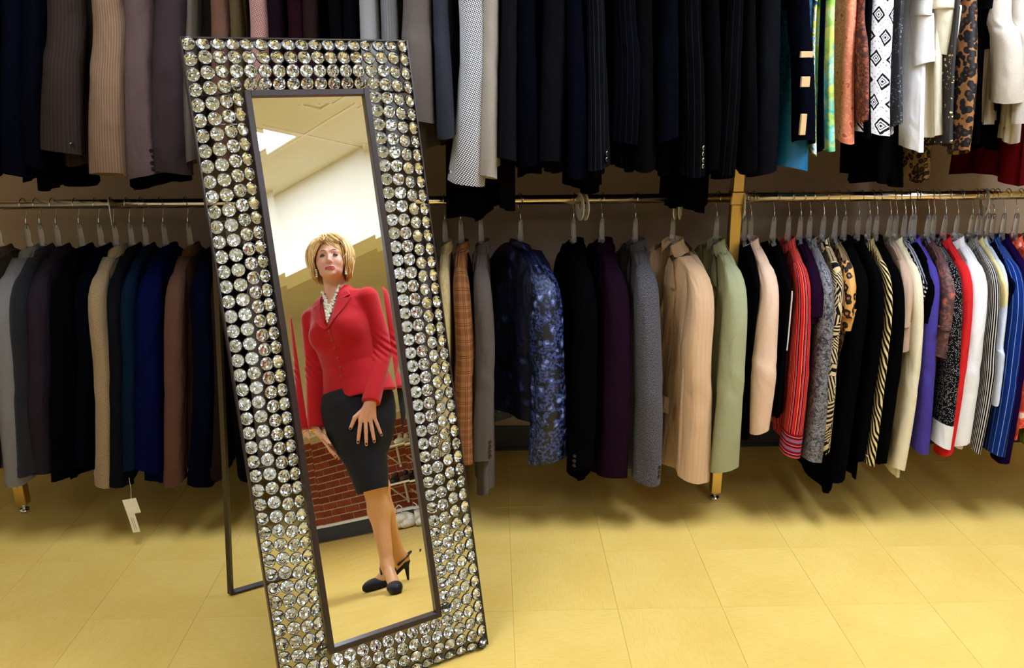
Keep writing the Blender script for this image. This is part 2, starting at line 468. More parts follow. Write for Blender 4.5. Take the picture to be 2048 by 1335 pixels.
frame_bars('inner_frame', -g - 0.0145, GB - 0.0145, g + 0.0145, GT + 0.0145, 0.0145, Y0 - 0.012, 0.012)
frame_bars('outer_frame', -MW / 2, 0.006, MW / 2, ML, 0.0045, -0.012, 0.010)
for s in (-1, 1):
    for v in (GT + 0.008, GB + 0.002):
        a, b = sorted((s * (g + 0.0145), s * (MW / 2 - 0.0045)))
        MB().box((a, -0.004, v - 0.002), (b, 0.004, v + 0.002)).obj('brace', M_ESP, mir)
M_WIRE = simple('steel_wire', (150, 145, 140), 0.3, 1.0)
# crystals
t = NT('crystal_glass'); t.noise(t.coord('Object'), 4, 1)
M_CRY = t.done((0.99, 0.99, 1.0), 0.0, 0.0, 0.5, trans=1.0, ior=1.52)
t = NT('silver_foil'); nz = t.noise(t.coord('Object'), 200, 1)
M_FOIL = t.done(t.mix(nz, (0.84, 0.90, 1.0), (0.90, 0.95, 1.0)), 0.03, 1.0)
def crystal_mesh():
    v, f, m = [], [], []
    N = 12; R = 0.0152
    def ring(r, y, n, off):
        s0 = len(v)
        for k in range(n):
            a = 2 * math.pi * (k + off) / n
            v.append((r * math.cos(a), y, r * math.sin(a)))
        return [s0 + k for k in range(n)]
    a = ring(R, -0.0010, N, 0); b = ring(R * 0.74, -0.0048, N, 0.5); c = ring(R * 0.36, -0.0066, N // 2, 0.25)
    d = ring(R, 0.0, N, 0); e = ring(R * 0.55, 0.0064, N // 2, 0.25)
    for k in range(N):
        f.append((a[k], b[k], a[(k + 1) % N])); f.append((a[(k + 1) % N], b[k], b[(k + 1) % N]))
        f.append((a[k], a[(k + 1) % N], d[(k + 1) % N], d[k])); m += [0, 0, 0]
    for k in range(N // 2):
        f.append((b[2 * k], c[k], b[2 * k + 1])); f.append((b[2 * k + 1], c[k], c[(k + 1) % 6], b[(2 * k + 2) % N])); m += [0, 0]
        f.append((d[2 * k], d[2 * k + 1], e[k])); f.append((d[2 * k + 1], d[(2 * k + 2) % N], e[(k + 1) % 6], e[k])); m += [1, 1]
    f.append(tuple(c)[::-1]); m.append(0)
    ap = len(v); v.append((0, 0.0118, 0))
    for k in range(6): f.append((e[k], e[(k + 1) % 6], ap)); m.append(1)
    # dark setting ring
    n0 = len(v)
    for k in range(N):
        q = 2 * math.pi * k / N
        for r, y in ((R + 0.0002, -0.0014), (R + 0.0012, -0.0010), (R + 0.0012, 0.003), (R + 0.0002, 0.003)):
            v.append((r * math.cos(q), y, r * math.sin(q)))
    for k in range(N):
        for j in range(4):
            f.append((n0 + 4 * k + j, n0 + 4 * k + (j + 1) % 4, n0 + 4 * ((k + 1) % N) + (j + 1) % 4, n0 + 4 * ((k + 1) % N) + j)); m.append(2)
    me = mesh('crystal', v, f, mats=[M_CRY, M_FOIL, M_ESP])
    me.polygons.foreach_set('material_index', m)
    import bmesh
    bm_ = bmesh.new(); bm_.from_mesh(me); bmesh.ops.recalc_face_normals(bm_, faces=bm_.faces); bm_.to_mesh(me); bm_.free()
    return me
CRY = crystal_mesh()
DK = [0.0165, 0.0480, 0.0795, 0.1080]; HK = [0.012, 0.019, 0.019, 0.011]; TK = [22, 8, -8, -24]
cpos = []
rng = random.Random(4)
for k in range(4):
    d, h, ti = DK[k], HK[k], math.radians(TK[k])
    z0, z1 = d, ML - d
    n = round((z1 - z0) / 0.0342)
    for j in range(n + 1):
        z = z0 + (z1 - z0) * j / n
        cz = 0.0
        if j == 0: cz = -0.5 * abs(ti)
        if j == n: cz = 0.5 * abs(ti)
        for s in (-1, 1):
            cpos.append((s * (MW / 2 - d), -h, z, Matrix.Rotation(s * ti, 3, 'Z')))
    x0, x1 = -MW / 2 + d, MW / 2 - d
    n = round((x1 - x0) / 0.0332)
    for j in range(1, n):
        x = x0 + (x1 - x0) * j / n
        cpos.append((x, -h, z1, Matrix.Rotation(-ti, 3, 'X')))
        cpos.append((x, -h, z0, Matrix.Rotation(ti, 3, 'X')))
mwn = np.array(mir.matrix_world)
def dist_cam(c):
    p = mwn @ np.array([c[0], c[1], c[2], 1.0]); q = p[:3] - np.array([0, 0, CAMH])
    z = q @ FW; py = 667.5 - FPX * (q @ UP) / z
    return (0 if py < 1345 else 1, np.linalg.norm(q))
cpos.sort(key=dist_cam)
rest_v, rest_f, rest_m = [], [], []
cv = np.array([v.co[:] for v in CRY.vertices]); cf = [tuple(p.vertices) for p in CRY.polygons]; cm = [p.material_index for p in CRY.polygons]
for i, (x, y, z, R) in enumerate(cpos):
    spin = Matrix.Rotation(rng.random() * 1.0, 3, 'Y'); wob = Matrix.Rotation(rng.uniform(-0.05, 0.05), 3, 'X') @ Matrix.Rotation(rng.uniform(-0.05, 0.05), 3, 'Z')
    Rm = R @ wob @ spin
    if i < 295:
        o = bpy.data.objects.new('crystal', CRY); COL.objects.link(o); o.parent = mir
        o.matrix_local = Matrix.Translation((x, y, z)) @ Rm.to_4x4()
    else:
        n0 = len(rest_v)
        rest_v += [tuple(p) for p in cv @ np.array(Rm).T + np.array([x, y, z])]
        rest_f += [tuple(q + n0 for q in f) for f in cf]; rest_m += cm
rm = mesh('crystal_field', rest_v, rest_f, mats=[M_CRY, M_FOIL, M_ESP]); rm.polygons.foreach_set('material_index', rest_m)
tag(add_obj('crystal_field', rm, None, mir), kind='stuff')
for z in (0.33, 0.62, 0.91, 1.20, 1.42):
    for s in (-1, 1):
        pts = [(s * (MW / 2 - 0.002), 0, z)] + [(s * (MW / 2 - DK[k]), -HK[k] + 0.008, z) for k in range(4)] + [(s * (g + 0.010), 0, z)]
        MB().tube(pts, 0.0006, 5).obj('wire', M_WIRE, mir)
# rear support: a U frame hinged high on the back
inv = np.linalg.inv(mwn)
def to_m(p): return (inv @ np.array([*p, 1.0]))[:3]
back = -_n0
fl = MIR_B + _ex * -0.282 + back * 0.587; fr = MIR_B + _ex * 0.24 + back * 0.587
hz = 1.22
hl = MIR_B + _ex * -0.255 + _ez * hz + -_n * 0.02; hr_ = MIR_B + _ex * 0.24 + _ez * hz + -_n * 0.02
def bar(a, b, name, wx=0.009):
    a, b = to_m(a), to_m(b); MB().tube([a, b], wx, 4).obj(name, M_ESP, mir)
up = np.array([0, 0, 0.009])
bar(fl + up, hl, 'support_leg'); bar(fr + up, hr_, 'support_leg'); bar(fl + up, fr + up, 'support_foot'); bar(hl, hr_, 'support_hinge')
# ------------------------------------------------------------------ fabrics (UV is in metres on every garment)
def uvco(t, scale=(1, 1, 1), rot=0.0): return t.coord('UV', scale, (0, 0, rot))
def cloth(t, base, rough=0.9, spec=0.03, sheen=0.0, bumpscale=1400, bump=0.12, h=None):
    if h is None: h = t.noise(uvco(t), bumpscale, 2, 0.6)
    wr_ = t.noise(uvco(t, (1, 0.42, 1), 0.12), 15, 2, 0.5, 0.5)
    t.bump(t.math('ADD', t.math('MULTIPLY', h, bump), t.math('MULTIPLY', wr_, 6.0)), 0.6, 0.0042)
    return t.done(base, rough, 0, spec, sheen=sheen)
def dk(c):
    l = 0.3 * c[0] + 0.6 * c[1] + 0.1 * c[2]; k = 0.15 + 0.60 * min(1.0, max(0.0, (l - 0.008) / 0.30)) ** 0.7
    return tuple(v * k for v in c)
def f_plain(name, rgb, rough=0.9, spec=0.03, sheen=0.0):
    t = NT(name); c = dk(lin(rgb))
    n = t.noise(uvco(t, (1, 0.35, 1)), 420, 3, 0.7)
    return cloth(t, t.mix(n, tuple(v * 0.82 for v in c), tuple(min(1, v * 1.16) for v in c)), rough, spec, sheen)
def f_tweed(name, a, b, sc=1100):
    t = NT(name)
    n = t.noise(uvco(t, (1, 0.5, 1)), sc, 2, 0.8)
    return cloth(t, t.mix(t.ramp(n, [(0.4, 0.0), (0.6, 1.0)]), dk(lin(a)), dk(lin(b))), 0.9, 0.15, 0.05, 700, 0.3, n)
def f_pin(name, base, line, per=0.014, wd=0.10, amt=0.8, horiz=False, base2=None):
    t = NT(name); x = t.xyz(uvco(t))
    f = t.math('FRACT', t.math('DIVIDE', x[1 if horiz else 0], per))
    m = t.math('MULTIPLY', t.math('LESS_THAN', f, wd), amt)
    n = t.noise(uvco(t), 500, 2)
    lb = dk(lin(base)); c = t.mix(n, tuple(v * 0.85 for v in lb), tuple(min(1, v * 1.12) for v in lb))
    return cloth(t, t.mix(m, c, dk(lin(line))))
def f_multi(name, stops, per=0.03, horiz=False, wob=0.0):
    t = NT(name); x = t.xyz(uvco(t))
    f = t.math('FRACT', t.math('DIVIDE', x[1 if horiz else 0], per))
    return cloth(t, t.ramp(f, [(p, lin(c)) for p, c in stops], 'CONSTANT'))
def f_plaid(name, base, dark, per=0.05):
    t = NT(name); x = t.xyz(uvco(t)); ms = []
    for k in (0, 1):
        f = t.math('FRACT', t.math('DIVIDE', x[k], per))
        a = t.math('LESS_THAN', t.math('ABSOLUTE', t.math('SUBTRACT', f, 0.3)), 0.018)
        b = t.math('LESS_THAN', t.math('ABSOLUTE', t.math('SUBTRACT', f, 0.42)), 0.018)
        w_ = t.math('MULTIPLY', t.math('GREATER_THAN', f, 0.62), 0.35)
        ms.append(t.math('MAXIMUM', t.math('MAXIMUM', a, b), w_))
    m = t.math('MINIMUM', t.math('ADD', ms[0], ms[1]), 1.0)
    n = t.noise(uvco(t), 700, 2)
    c = t.mix(n, tuple(v * 0.8 for v in lin(base)), tuple(min(1, v * 1.2) for v in lin(base)))
    return cloth(t, t.mix(t.math('MULTIPLY', m, 0.8), c, lin(dark)), 0.9)
def f_weave(name, a, b, per=0.0072, thr=0.0):
    t = NT(name); x = t.xyz(uvco(t, rot=0.35))
    s1 = t.math('SINE', t.math('MULTIPLY', x[0], 2 * math.pi / per)); s2 = t.math('SINE', t.math('MULTIPLY', x[1], 2 * math.pi / per))
    m = t.math('GREATER_THAN', t.math('MULTIPLY', s1, s2), thr)
    return cloth(t, t.mix(m, lin(a), lin(b)), 0.85, 0.2, 0.05)
def f_leopard(name, base, mid, dark, sc=42, thr=0.5):
    t = NT(name); co = uvco(t); v = t.voro(co, sc)
    n = t.math('MULTIPLY', t.math('SUBTRACT', t.noise(co, sc * 2.2, 2), 0.5), 0.35)
    d = t.math('ADD', v, n)
    c = t.ramp(d, [(0.0, lin(mid)), (0.22, lin(dark)), (thr, lin(base))], 'CONSTANT')
    return cloth(t, c, 0.6, 0.3)
def f_zebra(name, a, b, sc=60, rot=0.5, dist=6.0):
    t = NT(name)
    w_ = t.new('ShaderNodeTexWave', wave_type='BANDS'); t.link(uvco(t, rot=rot), w_.inputs[0])
    w_.inputs['Scale'].default_value = sc; w_.inputs['Distortion'].default_value = dist; w_.inputs['Detail'].default_value = 1.5; w_.inputs['Detail Scale'].default_value = 0.6
    return cloth(t, t.ramp(w_.outputs['Fac'], [(0.0, lin(a)), (0.52, lin(b))], 'CONSTANT'), 0.7)
def f_leaf(name, a, b):
    t = NT(name); co = uvco(t)
    cell = t.new('ShaderNodeTexVoronoi'); t.link(co, cell.inputs['Vector']); cell.inputs['Scale'].default_value = 26
    x = t.xyz(cell.outputs['Color']); p = t.xyz(co)
    ph = t.math('ADD', t.math('MULTIPLY', p[0], t.math('SUBTRACT', t.math('MULTIPLY', x[0], 1600), 800)), t.math('MULTIPLY', p[1], t.math('SUBTRACT', t.math('MULTIPLY', x[1], 1600), 800)))
    return cloth(t, t.mix(t.math('GREATER_THAN', t.math('SINE', ph), 0.0), lin(a), lin(b)), 0.7)
def f_flower(name, dark, mid, light, sc=38, rough=0.4):
    t = NT(name); co = uvco(t)
    n = t.noise(co, sc * 0.6, 3, 0.6, 1.2); v = t.voro(co, sc)
    d = t.math('ADD', v, t.math('MULTIPLY', t.math('SUBTRACT', t.noise(co, sc * 2.5, 3), 0.5), 0.5))
    c1 = t.ramp(d, [(0.0, lin(light)), (0.26, lin(mid)), (0.44, lin(dark))], 'CONSTANT')
    c = t.mix(t.ramp(n, [(0.46, 0.0), (0.52, 1.0)]), c1, t.mix(t.ramp(t.noise(co, sc * 3, 4), [(0.45, 0), (0.55, 1)]), lin(dark), lin(mid)))
    return cloth(t, c, rough, 0.5)
def f_wash(name, cols, sc=14, dist=0.6):
    t = NT(name); n = t.noise(uvco(t), sc, 2, 0.5, dist); k = len(cols)
    c = t.ramp(n, [(0.30 + 0.42 * i / k, lin(c)) for i, c in enumerate(cols)], 'EASE')
    v = t.voro(uvco(t), sc * 2.4, out='Color')
    return cloth(t, t.mix(0.35, c, t.ramp(t.xyz(v)[0], [(i / k, lin(c)) for i, c in enumerate(cols)], 'CONSTANT')), 0.6)
def f_dots(name, base, dot, sc=70, r=0.28, rnd=0.0):
    t = NT(name); v = t.voro(uvco(t, rot=0.7), sc, rnd=rnd)
    return cloth(t, t.mix(t.math('LESS_THAN', v, r), lin(base), lin(dot)), 0.8)
def f_snake(name, a, b, c3, sc=120):
    t = NT(name); co = uvco(t)
    n = t.noise(co, sc * 0.35, 4, 0.7, 2.0); n2 = t.noise(co, sc * 1.3, 3, 0.7, 1.5)
    c = t.mix(t.ramp(n, [(0.42, 0.0), (0.5, 1.0)]), lin(a), lin(b))
    return cloth(t, t.mix(t.ramp(n2, [(0.52, 0.0), (0.58, 1.0)]), c, lin(c3)), 0.6, 0.35)
def f_diamond(name, a, b):
    t = NT(name); x = t.xyz(uvco(t))
    u = t.math('DIVIDE', x[0], 0.045); v = t.math('DIVIDE', x[1], 0.062)
    row = t.math('FLOOR', v)
    u = t.math('ADD', u, t.math('MULTIPLY', t.math('MODULO', row, 2.0), 0.5))
    fu = t.math('ABSOLUTE', t.math('SUBTRACT', t.math('FRACT', u), 0.5)); fv = t.math('ABSOLUTE', t.math('SUBTRACT', t.math('FRACT', v), 0.5))
    d = t.math('ADD', t.math('ADD', fu, fv), t.math('MULTIPLY', t.math('SUBTRACT', t.noise(uvco(t), 120, 2), 0.5), 0.10))
    c = t.ramp(d, [(0.0, lin(b)), (0.07, lin(a)), (0.14, lin(b)), (0.19, lin(a)), (0.27, lin(b)), (0.40, lin(a))], 'CONSTANT')
    line = t.math('MULTIPLY', t.math('LESS_THAN', t.math('ABSOLUTE', t.math('SUBTRACT', d, 0.62)), 0.016), t.math('GREATER_THAN', t.math('FRACT', t.math('MULTIPLY', x[1], 110)), 0.45))
    return cloth(t, t.mix(line, c, lin(b)), 0.75)
def f_damask(name, a, b):
    t = NT(name); co = uvco(t); x = t.xyz(co)
    n = t.noise(co, 60, 4, 0.6, 3.0)
    m = t.ramp(n, [(0.47, 0.0), (0.50, 1.0)])
    lim = t.ramp(t.math('ADD', x[1], t.math('MULTIPLY', t.noise(co, 25, 2), 0.08)), [(0.50, 1.0), (0.60, 0.0)])
    return cloth(t, t.mix(t.math('MULTIPLY', m, lim), lin(a), lin(b)), 0.55, 0.4)
def f_sequin(name, base, dot, sc=160):
    t = NT(name); v = t.voro(uvco(t), sc); n = t.noise(uvco(t), 14, 2)
    m = t.math('MULTIPLY', t.math('LESS_THAN', v, 0.3), t.math('GREATER_THAN', n, 0.52))
    return cloth(t, t.mix(m, lin(base), lin(dot)), t.math('SUBTRACT', 0.7, t.math('MULTIPLY', m, 0.45)), 0.6)

FAB = {}
def F(key, fn, *a, **k):
    FAB[key] = fn('fabric_' + key, *a, **k); return FAB[key]
P = f_plain
for key, rgb in dict(
    navy1=(12, 14, 36), navy2=(10, 13, 30), navy3=(16, 20, 52), royal=(18, 26, 96), teal_navy=(26, 50, 78), black=(11, 11, 14), black2=(16, 14, 18), black3=(9, 9, 11),
    char1=(38, 38, 44), char2=(30, 30, 36), char3=(46, 46, 52), mauve_g=(66, 56, 64), taupe_b=(72, 58, 50), mauve=(112, 90, 84), mauve_d=(82, 66, 66),
    brown=(122, 84, 66), brown_d=(58, 40, 34), olive=(98, 82, 48), aub=(44, 24, 34), aub2=(58, 28, 50), plum=(60, 22, 58), burg=(58, 22, 30), taupe=(118, 106, 96), taupe2=(112, 98, 84),
    sage=(170, 170, 128), blush=(238, 200, 168), tan=(200, 168, 140), cream=(236, 222, 184), cream2=(222, 206, 160), ivory=(240, 228, 196), peri=(92, 78, 176),
    red=(226, 44, 44), white=(244, 240, 234), offwhite=(216, 204, 186), beigew=(202, 188, 168), palebl=(214, 222, 232), dpurp=(44, 20, 92), dred=(120, 12, 14), rust=(110, 52, 30), steel=(74, 76, 84), lemon=(232, 214, 150)).items():
    F(key, P, rgb)
F('tweed_lt', f_tweed, (104, 100, 98), (158, 152, 146)); F('tweed_bk', f_tweed, (18, 18, 22), (128, 124, 128), 560); F('tweed_dk', f_tweed, (40, 40, 44), (66, 66, 70))
F('beige_slub', f_tweed, (140, 112, 76), (176, 148, 106), 700); F('cream_tex', f_tweed, (196, 170, 112), (216, 192, 136), 120)
F('tan_pin', f_pin, (138, 108, 82), (172, 144, 114), 0.007, 0.22, 0.4); F('taupe_pin', f_pin, (74, 60, 52), (92, 76, 66), 0.01, 0.2, 0.5)
F('gray_lt', f_tweed, (134, 131, 126), (158, 154, 148), 900); F('gray_pin', f_pin, (120, 117, 113), (144, 141, 136), 0.008, 0.25, 0.5)
F('gray_beige', f_tweed, (150, 138, 122), (176, 164, 146), 900); F('bw_weave', f_weave, (20, 20, 22), (214, 212, 208)); F('pink_weave', f_weave, (104, 68, 60), (166, 124, 108), 0.0066, 0.1)
F('char_pin', f_pin, (30, 30, 34), (74, 74, 82), 0.013, 0.10, 0.7); F('navy_pin', f_pin, (14, 14, 24), (52, 52, 66), 0.016, 0.08, 0.6); F('black_pin', f_pin, (14, 13, 16), (60, 56, 62), 0.018, 0.07, 0.6)
F('plaid', f_plaid, (148, 98, 58), (66, 36, 22)); F('brocade', f_flower, (9, 10, 20), (52, 68, 118), (126, 138, 180), 34); F('brocade_dk', f_flower, (5, 7, 20), (12, 20, 54), (40, 54, 104), 26)
F('peach_pin', f_pin, (224, 184, 142), (196, 154, 114), 0.016, 0.10, 0.5); F('red_stripe', f_multi, [(0, (170, 26, 30)), (0.22, (232, 110, 60)), (0.32, (40, 20, 30)), (0.46, (200, 40, 36)), (0.62, (130, 120, 130)), (0.68, (60, 14, 26)), (0.84, (190, 50, 40))], 0.026)
F('red_stripe_h', f_multi, [(0, (120, 16, 30)), (0.3, (220, 120, 90)), (0.38, (60, 20, 50)), (0.6, (190, 60, 50)), (0.75, (110, 100, 130))], 0.03, True)
F('snake', f_snake, (52, 50, 54), (120, 116, 116), (26, 25, 28)); F('leaf', f_leaf, (20, 18, 18), (190, 166, 124)); F('leopard', f_leopard, (196, 140, 70), (160, 96, 40), (22, 14, 10)); F('leopard_dk', f_leopard, (132, 86, 42), (70, 42, 22), (12, 9, 8), 52, 0.62)
F('leopard_tan', f_leopard, (150, 122, 80), (110, 80, 44), (30, 20, 14), 60); F('zebra', f_zebra, (16, 13, 12), (206, 180, 120), 22); F('polka', f_dots, (14, 12, 26), (226, 224, 226), 62); F('dots', f_dots, (14, 13, 14), (176, 170, 166), 210, 0.26, 0.4)
F('paisley', f_flower, (70, 42, 38), (110, 66, 56), (170, 84, 60), 30, 0.6); F('bw_stripe', f_pin, (30, 28, 30), (206, 198, 188), 0.0075, 0.42, 1.0); F('blue_stripe', f_pin, (32, 68, 158), (150, 176, 220), 0.019, 0.09, 0.8)
F('teal', f_damask, (0, 84, 118), (18, 38, 58)); F('floral_bl', f_wash, [(20, 40, 70), (60, 150, 190), (230, 230, 220), (210, 210, 60), (30, 60, 110)], 40); F('watercolor', f_wash, [(48, 140, 76), (130, 180, 76), (186, 188, 92), (56, 166, 166), (146, 196, 172)], 13)
F('coral', f_flower, (206, 116, 84), (222, 142, 100), (186, 76, 60), 44, 0.8); F('rust_print', f_flower, (70, 30, 20), (130, 64, 34), (160, 90, 50), 50, 0.8); F('diamond', f_diamond, (212, 208, 204), (20, 19, 22)); F('sequin_bk', f_sequin, (16, 15, 18), (120, 120, 130)); F('sequin_gd', f_sequin, (26, 18, 14), (230, 200, 120), 110)
F('orange_print', f_flower, (190, 50, 30), (232, 90, 60), (240, 200, 180), 24, 0.7); F('green_print', f_wash, [(20, 24, 16), (100, 130, 40), (30, 40, 20), (150, 170, 60)], 20)

t = NT('clear_plastic'); t.noise(t.coord('Object'), 5, 1)
M_PLASTIC = t.done((0.95, 0.96, 0.98), 0.05, 0.0, 0.7, trans=0.90, ior=1.40)
M_BTN_D = simple('dark_button', (24, 20, 20), 0.25); M_BTN_S = simple('silver_button', (170, 168, 165), 0.25, 1.0); M_BTN_T = simple('tan_button', (200, 166, 120), 0.4)

# ------------------------------------------------------------------ garment builder
def ring_mesh(name, rings, mat, cap_top=True, hem=0.03, uvoff=(0, 0)):
    rings = np.asarray(rings); Rn, N, _ = rings.shape
    verts = rings.reshape(-1, 3)
    faces, uv = [], []
    d = np.linalg.norm(np.roll(rings, -1, 1) - rings, axis=2)
    circ = np.concatenate([[0], np.cumsum(d[Rn // 2])]) + uvoff[0]
    dv = np.linalg.norm(np.diff(rings, axis=0), axis=2).mean(1)
    vv = np.concatenate([[0], np.cumsum(dv)]) + uvoff[1]
    for i in range(Rn - 1):
        for j in range(N):
            k = (j + 1) % N
            faces.append((i * N + j, (i + 1) * N + j, (i + 1) * N + k, i * N + k))
            uv += [(circ[j], vv[i]), (circ[j], vv[i + 1]), (circ[j + 1], vv[i + 1]), (circ[j + 1], vv[i])]
    V = [tuple(v) for v in verts]
    if cap_top == 'ridge':                      # stitch the two long sides of the shoulder line
        for j in range(N // 2):
            q_ = (j, j + 1, (N - j - 1) % N, (N - j) % N)
            q_ = tuple(dict.fromkeys(q_))
            if len(q_) > 2: faces.append(q_); uv += [(circ[k_], vv[0]) for k_ in q_]
    elif cap_top:
        faces.append(tuple(range(N))); uv += [(circ[j], vv[0]) for j in range(N)]
    if hem:
        last = rings[-1]; c = last.mean(0)
        V += [tuple(v) for v in last]
        for sc, dz in ((0.955, 0.0005), (0.93, hem)):
            q = c + (last - c) * np.array([sc, sc, 1]) + np.array([0, 0, dz]); n0 = len(V)
            V += [tuple(v) for v in q]
            for j in range(N):
                k = (j + 1) % N
                faces.append((n0 - N + j, n0 + j, n0 + k, n0 - N + k)); uv += [(circ[j], vv[-1])] * 4
        faces.append(tuple(len(V) - N + j for j in range(N))[::-1]); uv += [(circ[j], vv[-1]) for j in range(N)]
    me = mesh(name, V, faces, uv, [mat])
    me.polygons.foreach_set('use_smooth', [True] * len(me.polygons))
    return me

def smooth01(x): x = np.clip(x, 0, 1); return x * x * (3 - 2 * x)

class Shape:
    """body of a hanging garment in its own frame: y along the shoulders (near one at -y), x through the cloth, z up from the neck"""
    def __init__(s, hw, T, L, drop, seed, flare=1.0, fold=1.0, lean=0.0, sx=0.0, tflare=1.0):
        s.tf, s.vn, s.fr = tflare, 0.0, -1
        r = np.random.RandomState(seed)
        s.hw, s.T, s.L, s.drop, s.flare, s.lean, s.sx = hw, T, L, drop, flare, lean, sx
        s.k = r.uniform(1.2, 2.6, 3); s.ph = r.uniform(0, 6.28, 6); s.amp = fold * np.array([0.012, 0.008, 0.006]) * min(1.3, T / 0.03 + 0.05)
    def a(s, v): return s.hw * (1.0 - 0.06 * np.sin(np.clip(v, 0, 1) * math.pi)) * (1 + (s.flare - 1) * v)
    def b(s, v): return s.T * (0.66 + 0.34 * smooth01(v / 0.12)) * (1 - 0.12 * np.sin(v * 3.0)) * (1 + (0.6 * (s.flare - 1) + s.tf - 1) * v)
    def bend(s, c, v):
        f = smooth01(v / 0.5)
        return f * (s.amp[0] * np.sin(s.k[0] * 2 * c + s.ph[0] + 1.2 * v) + s.amp[1] * np.sin(s.k[1] * 4 * c + s.ph[1])) + s.lean * v * v * s.L
    def pt(s, th, v):
        co, si = np.cos(th), np.sin(th)
        c = np.sign(co) * np.abs(co) ** 0.85; sn = np.sign(si) * np.abs(si) ** 0.65
        f = smooth01(v / 0.6)
        pad = max(0.0, s.sx * 0.8 - s.T) * smooth01((np.abs(c) - 0.25) / 0.45) * (1 - smooth01(np.asarray(v) / 0.3)) * smooth01((1.0 - np.abs(c)) / 0.06)
        x = (s.b(v) + pad * 0.8) * sn + s.bend(c, v) + f * s.amp[2] * np.sin(9 * th + s.ph[2] + 2 * v) * np.sign(sn)
        y = -s.a(v) * c
        ex = 1.0 if s.L > 0 else 1.0
        z = -v * s.L * (1 + 0.012 * np.sin(3 * th + s.ph[3])) - s.drop * np.abs(c) ** 1.4 * (1 - v) ** 2 - (0.03 * smooth01((np.abs(c) - 0.78) / 0.2) * (1 - v) ** 4 if s.sx > 0 else 0)
        if s.vn > 0:                                   # open neck on the front side
            z = np.where(sn * s.fr > 0.02, np.minimum(z, -s.vn * (1 - np.abs(y) / (0.050 + 0.10 * s.vn))), z)
        return np.stack([x, y, z + 0 * x], -1)
    def front(s, y, v, sg):
        c = np.clip(np.abs(y) / s.a(v), 0, 0.999); co = c ** (1 / 0.85); sn = np.sqrt(1 - co * co) ** 0.65
        return sg * s.b(v) * sn + s.bend(-y / s.a(v), v)

def sleeve_rings(s, side, sx, ln, sy=0.05, swing=0.0, seed=0, flare=0.82, n=20, rows=20, out_=0.0):
    """tube that starts inside the shoulder, runs out along its slope and turns down into the sleeve"""
    r = np.random.RandomState(seed + 77); ph = r.uniform(0, 6.28, 6); out = []
    hw, dp = s.hw, s.drop; zs = -dp + 0.012; ze = zs - ln
    kt = np.array([0.0, 0.07, 0.14, 0.22, 0.36, 0.66, 1.0])
    ky = np.array([0.40 * hw, 0.66 * hw, 0.87 * hw - 0.006, 0.96 * hw - 0.010, hw - 0.012, hw - 0.002, hw - 0.004 + r.uniform(-0.008, 0.012)])
    kz = np.array([-0.30 * dp - 0.030, -0.55 * dp - 0.014, -0.86 * dp - 0.029, -dp - 0.085, -dp - 0.20 if ln > 0.4 else -dp - 0.05 - 0.4 * ln, zs - ln * 0.62, ze])
    if ln < 0.4: kz[3] = -dp - 0.05; ky[5:] = hw - 0.014; sy = sy * 0.9
    kr = np.array([0.006, 0.018, 0.034, 0.045, 0.050, 0.047, 0.043]) * (sy / 0.05)
    kx = np.array([0.12, 0.52, 0.76, 0.88, 0.95, 1.0 + (0.5 * (flare - 1) if ln < 0.4 else 0), flare]) * sx + np.array([0.004, 0.004, 0.002, 0, 0, 0, 0])
    ts = np.concatenate([[0, 0.03, 0.06, 0.09, 0.12, 0.15, 0.18], np.linspace(0.22, 1, rows)])
    def cr(k, t):
        i = int(np.clip(np.searchsorted(kt, t) - 1, 0, len(kt) - 2)); u = (t - kt[i]) / (kt[i + 1] - kt[i])
        m0 = (k[i + 1] - k[max(i - 1, 0)]) / (kt[i + 1] - kt[max(i - 1, 0)]) * (kt[i + 1] - kt[i]); j = min(i + 2, len(kt) - 1)
        m1 = (k[j] - k[i]) / (kt[j] - kt[i]) * (kt[i + 1] - kt[i])
        return (2 * u ** 3 - 3 * u * u + 1) * k[i] + (u ** 3 - 2 * u * u + u) * m0 + (-2 * u ** 3 + 3 * u * u) * k[i + 1] + (u ** 3 - u * u) * m1
    th = np.linspace(0, 2 * math.pi, n, endpoint=False)
    for t in ts:
        yc, zc = cr(ky, t), cr(kz, t); e = 0.01
        ty, tz = cr(ky, min(1, t + e)) - cr(ky, max(0, t - e)), cr(kz, min(1, t + e)) - cr(kz, max(0, t - e))
        l_ = math.hypot(ty, tz); ny, nz = -tz / l_, ty / l_            # normal pointing out and up
        if t > 0.3: ny, nz = 1.0, 0.0
        rx, rn = cr(kx, t), cr(kr, t)
        d = max(0.0, t - 0.2)
        xc = (s.bend(np.array(-side * 0.9), np.array(min(1.0, 0.1 + t * 0.9))) * 0.6) * smooth01(t / 0.4) + swing * t * t + 0.008 * math.sin(2.6 * t + ph[0]) * smooth01(t / 0.3)
        cz_ = np.cos(th - (ph[4] + 0.7 * math.sin(2.2 * t + ph[5]))); crease = np.exp((cz_ - 1) / 0.05)
        rr = 1 + d * (0.07 * np.sin(3 * th + ph[1] + 2.2 * t)) - 0.16 * min(1, d * 2.2) * crease + 0.05 * np.exp(-((t - 0.56) / 0.09) ** 2) * np.sin(2 * th + ph[2] + 24 * t) + 0.03 * np.sin(6 * th + ph[3]) * d
        x = xc + rx * np.sign(np.cos(th)) * np.abs(np.cos(th)) ** 0.85 * rr
        q = rn * np.sign(np.sin(th)) * np.abs(np.sin(th)) ** 0.9 * rr
        yc = yc + out_ * smooth01((t - 0.12) / 0.9) if t > 0.12 else yc
        out.append(np.stack([x, side * (yc + q * ny), zc + q * nz + (-0.010 * np.cos(th + ph[0]) * smooth01((t - 0.7) / 0.3))], -1))
    out = np.array(out)
    if side < 0: out = out[:, ::-1]
    return out

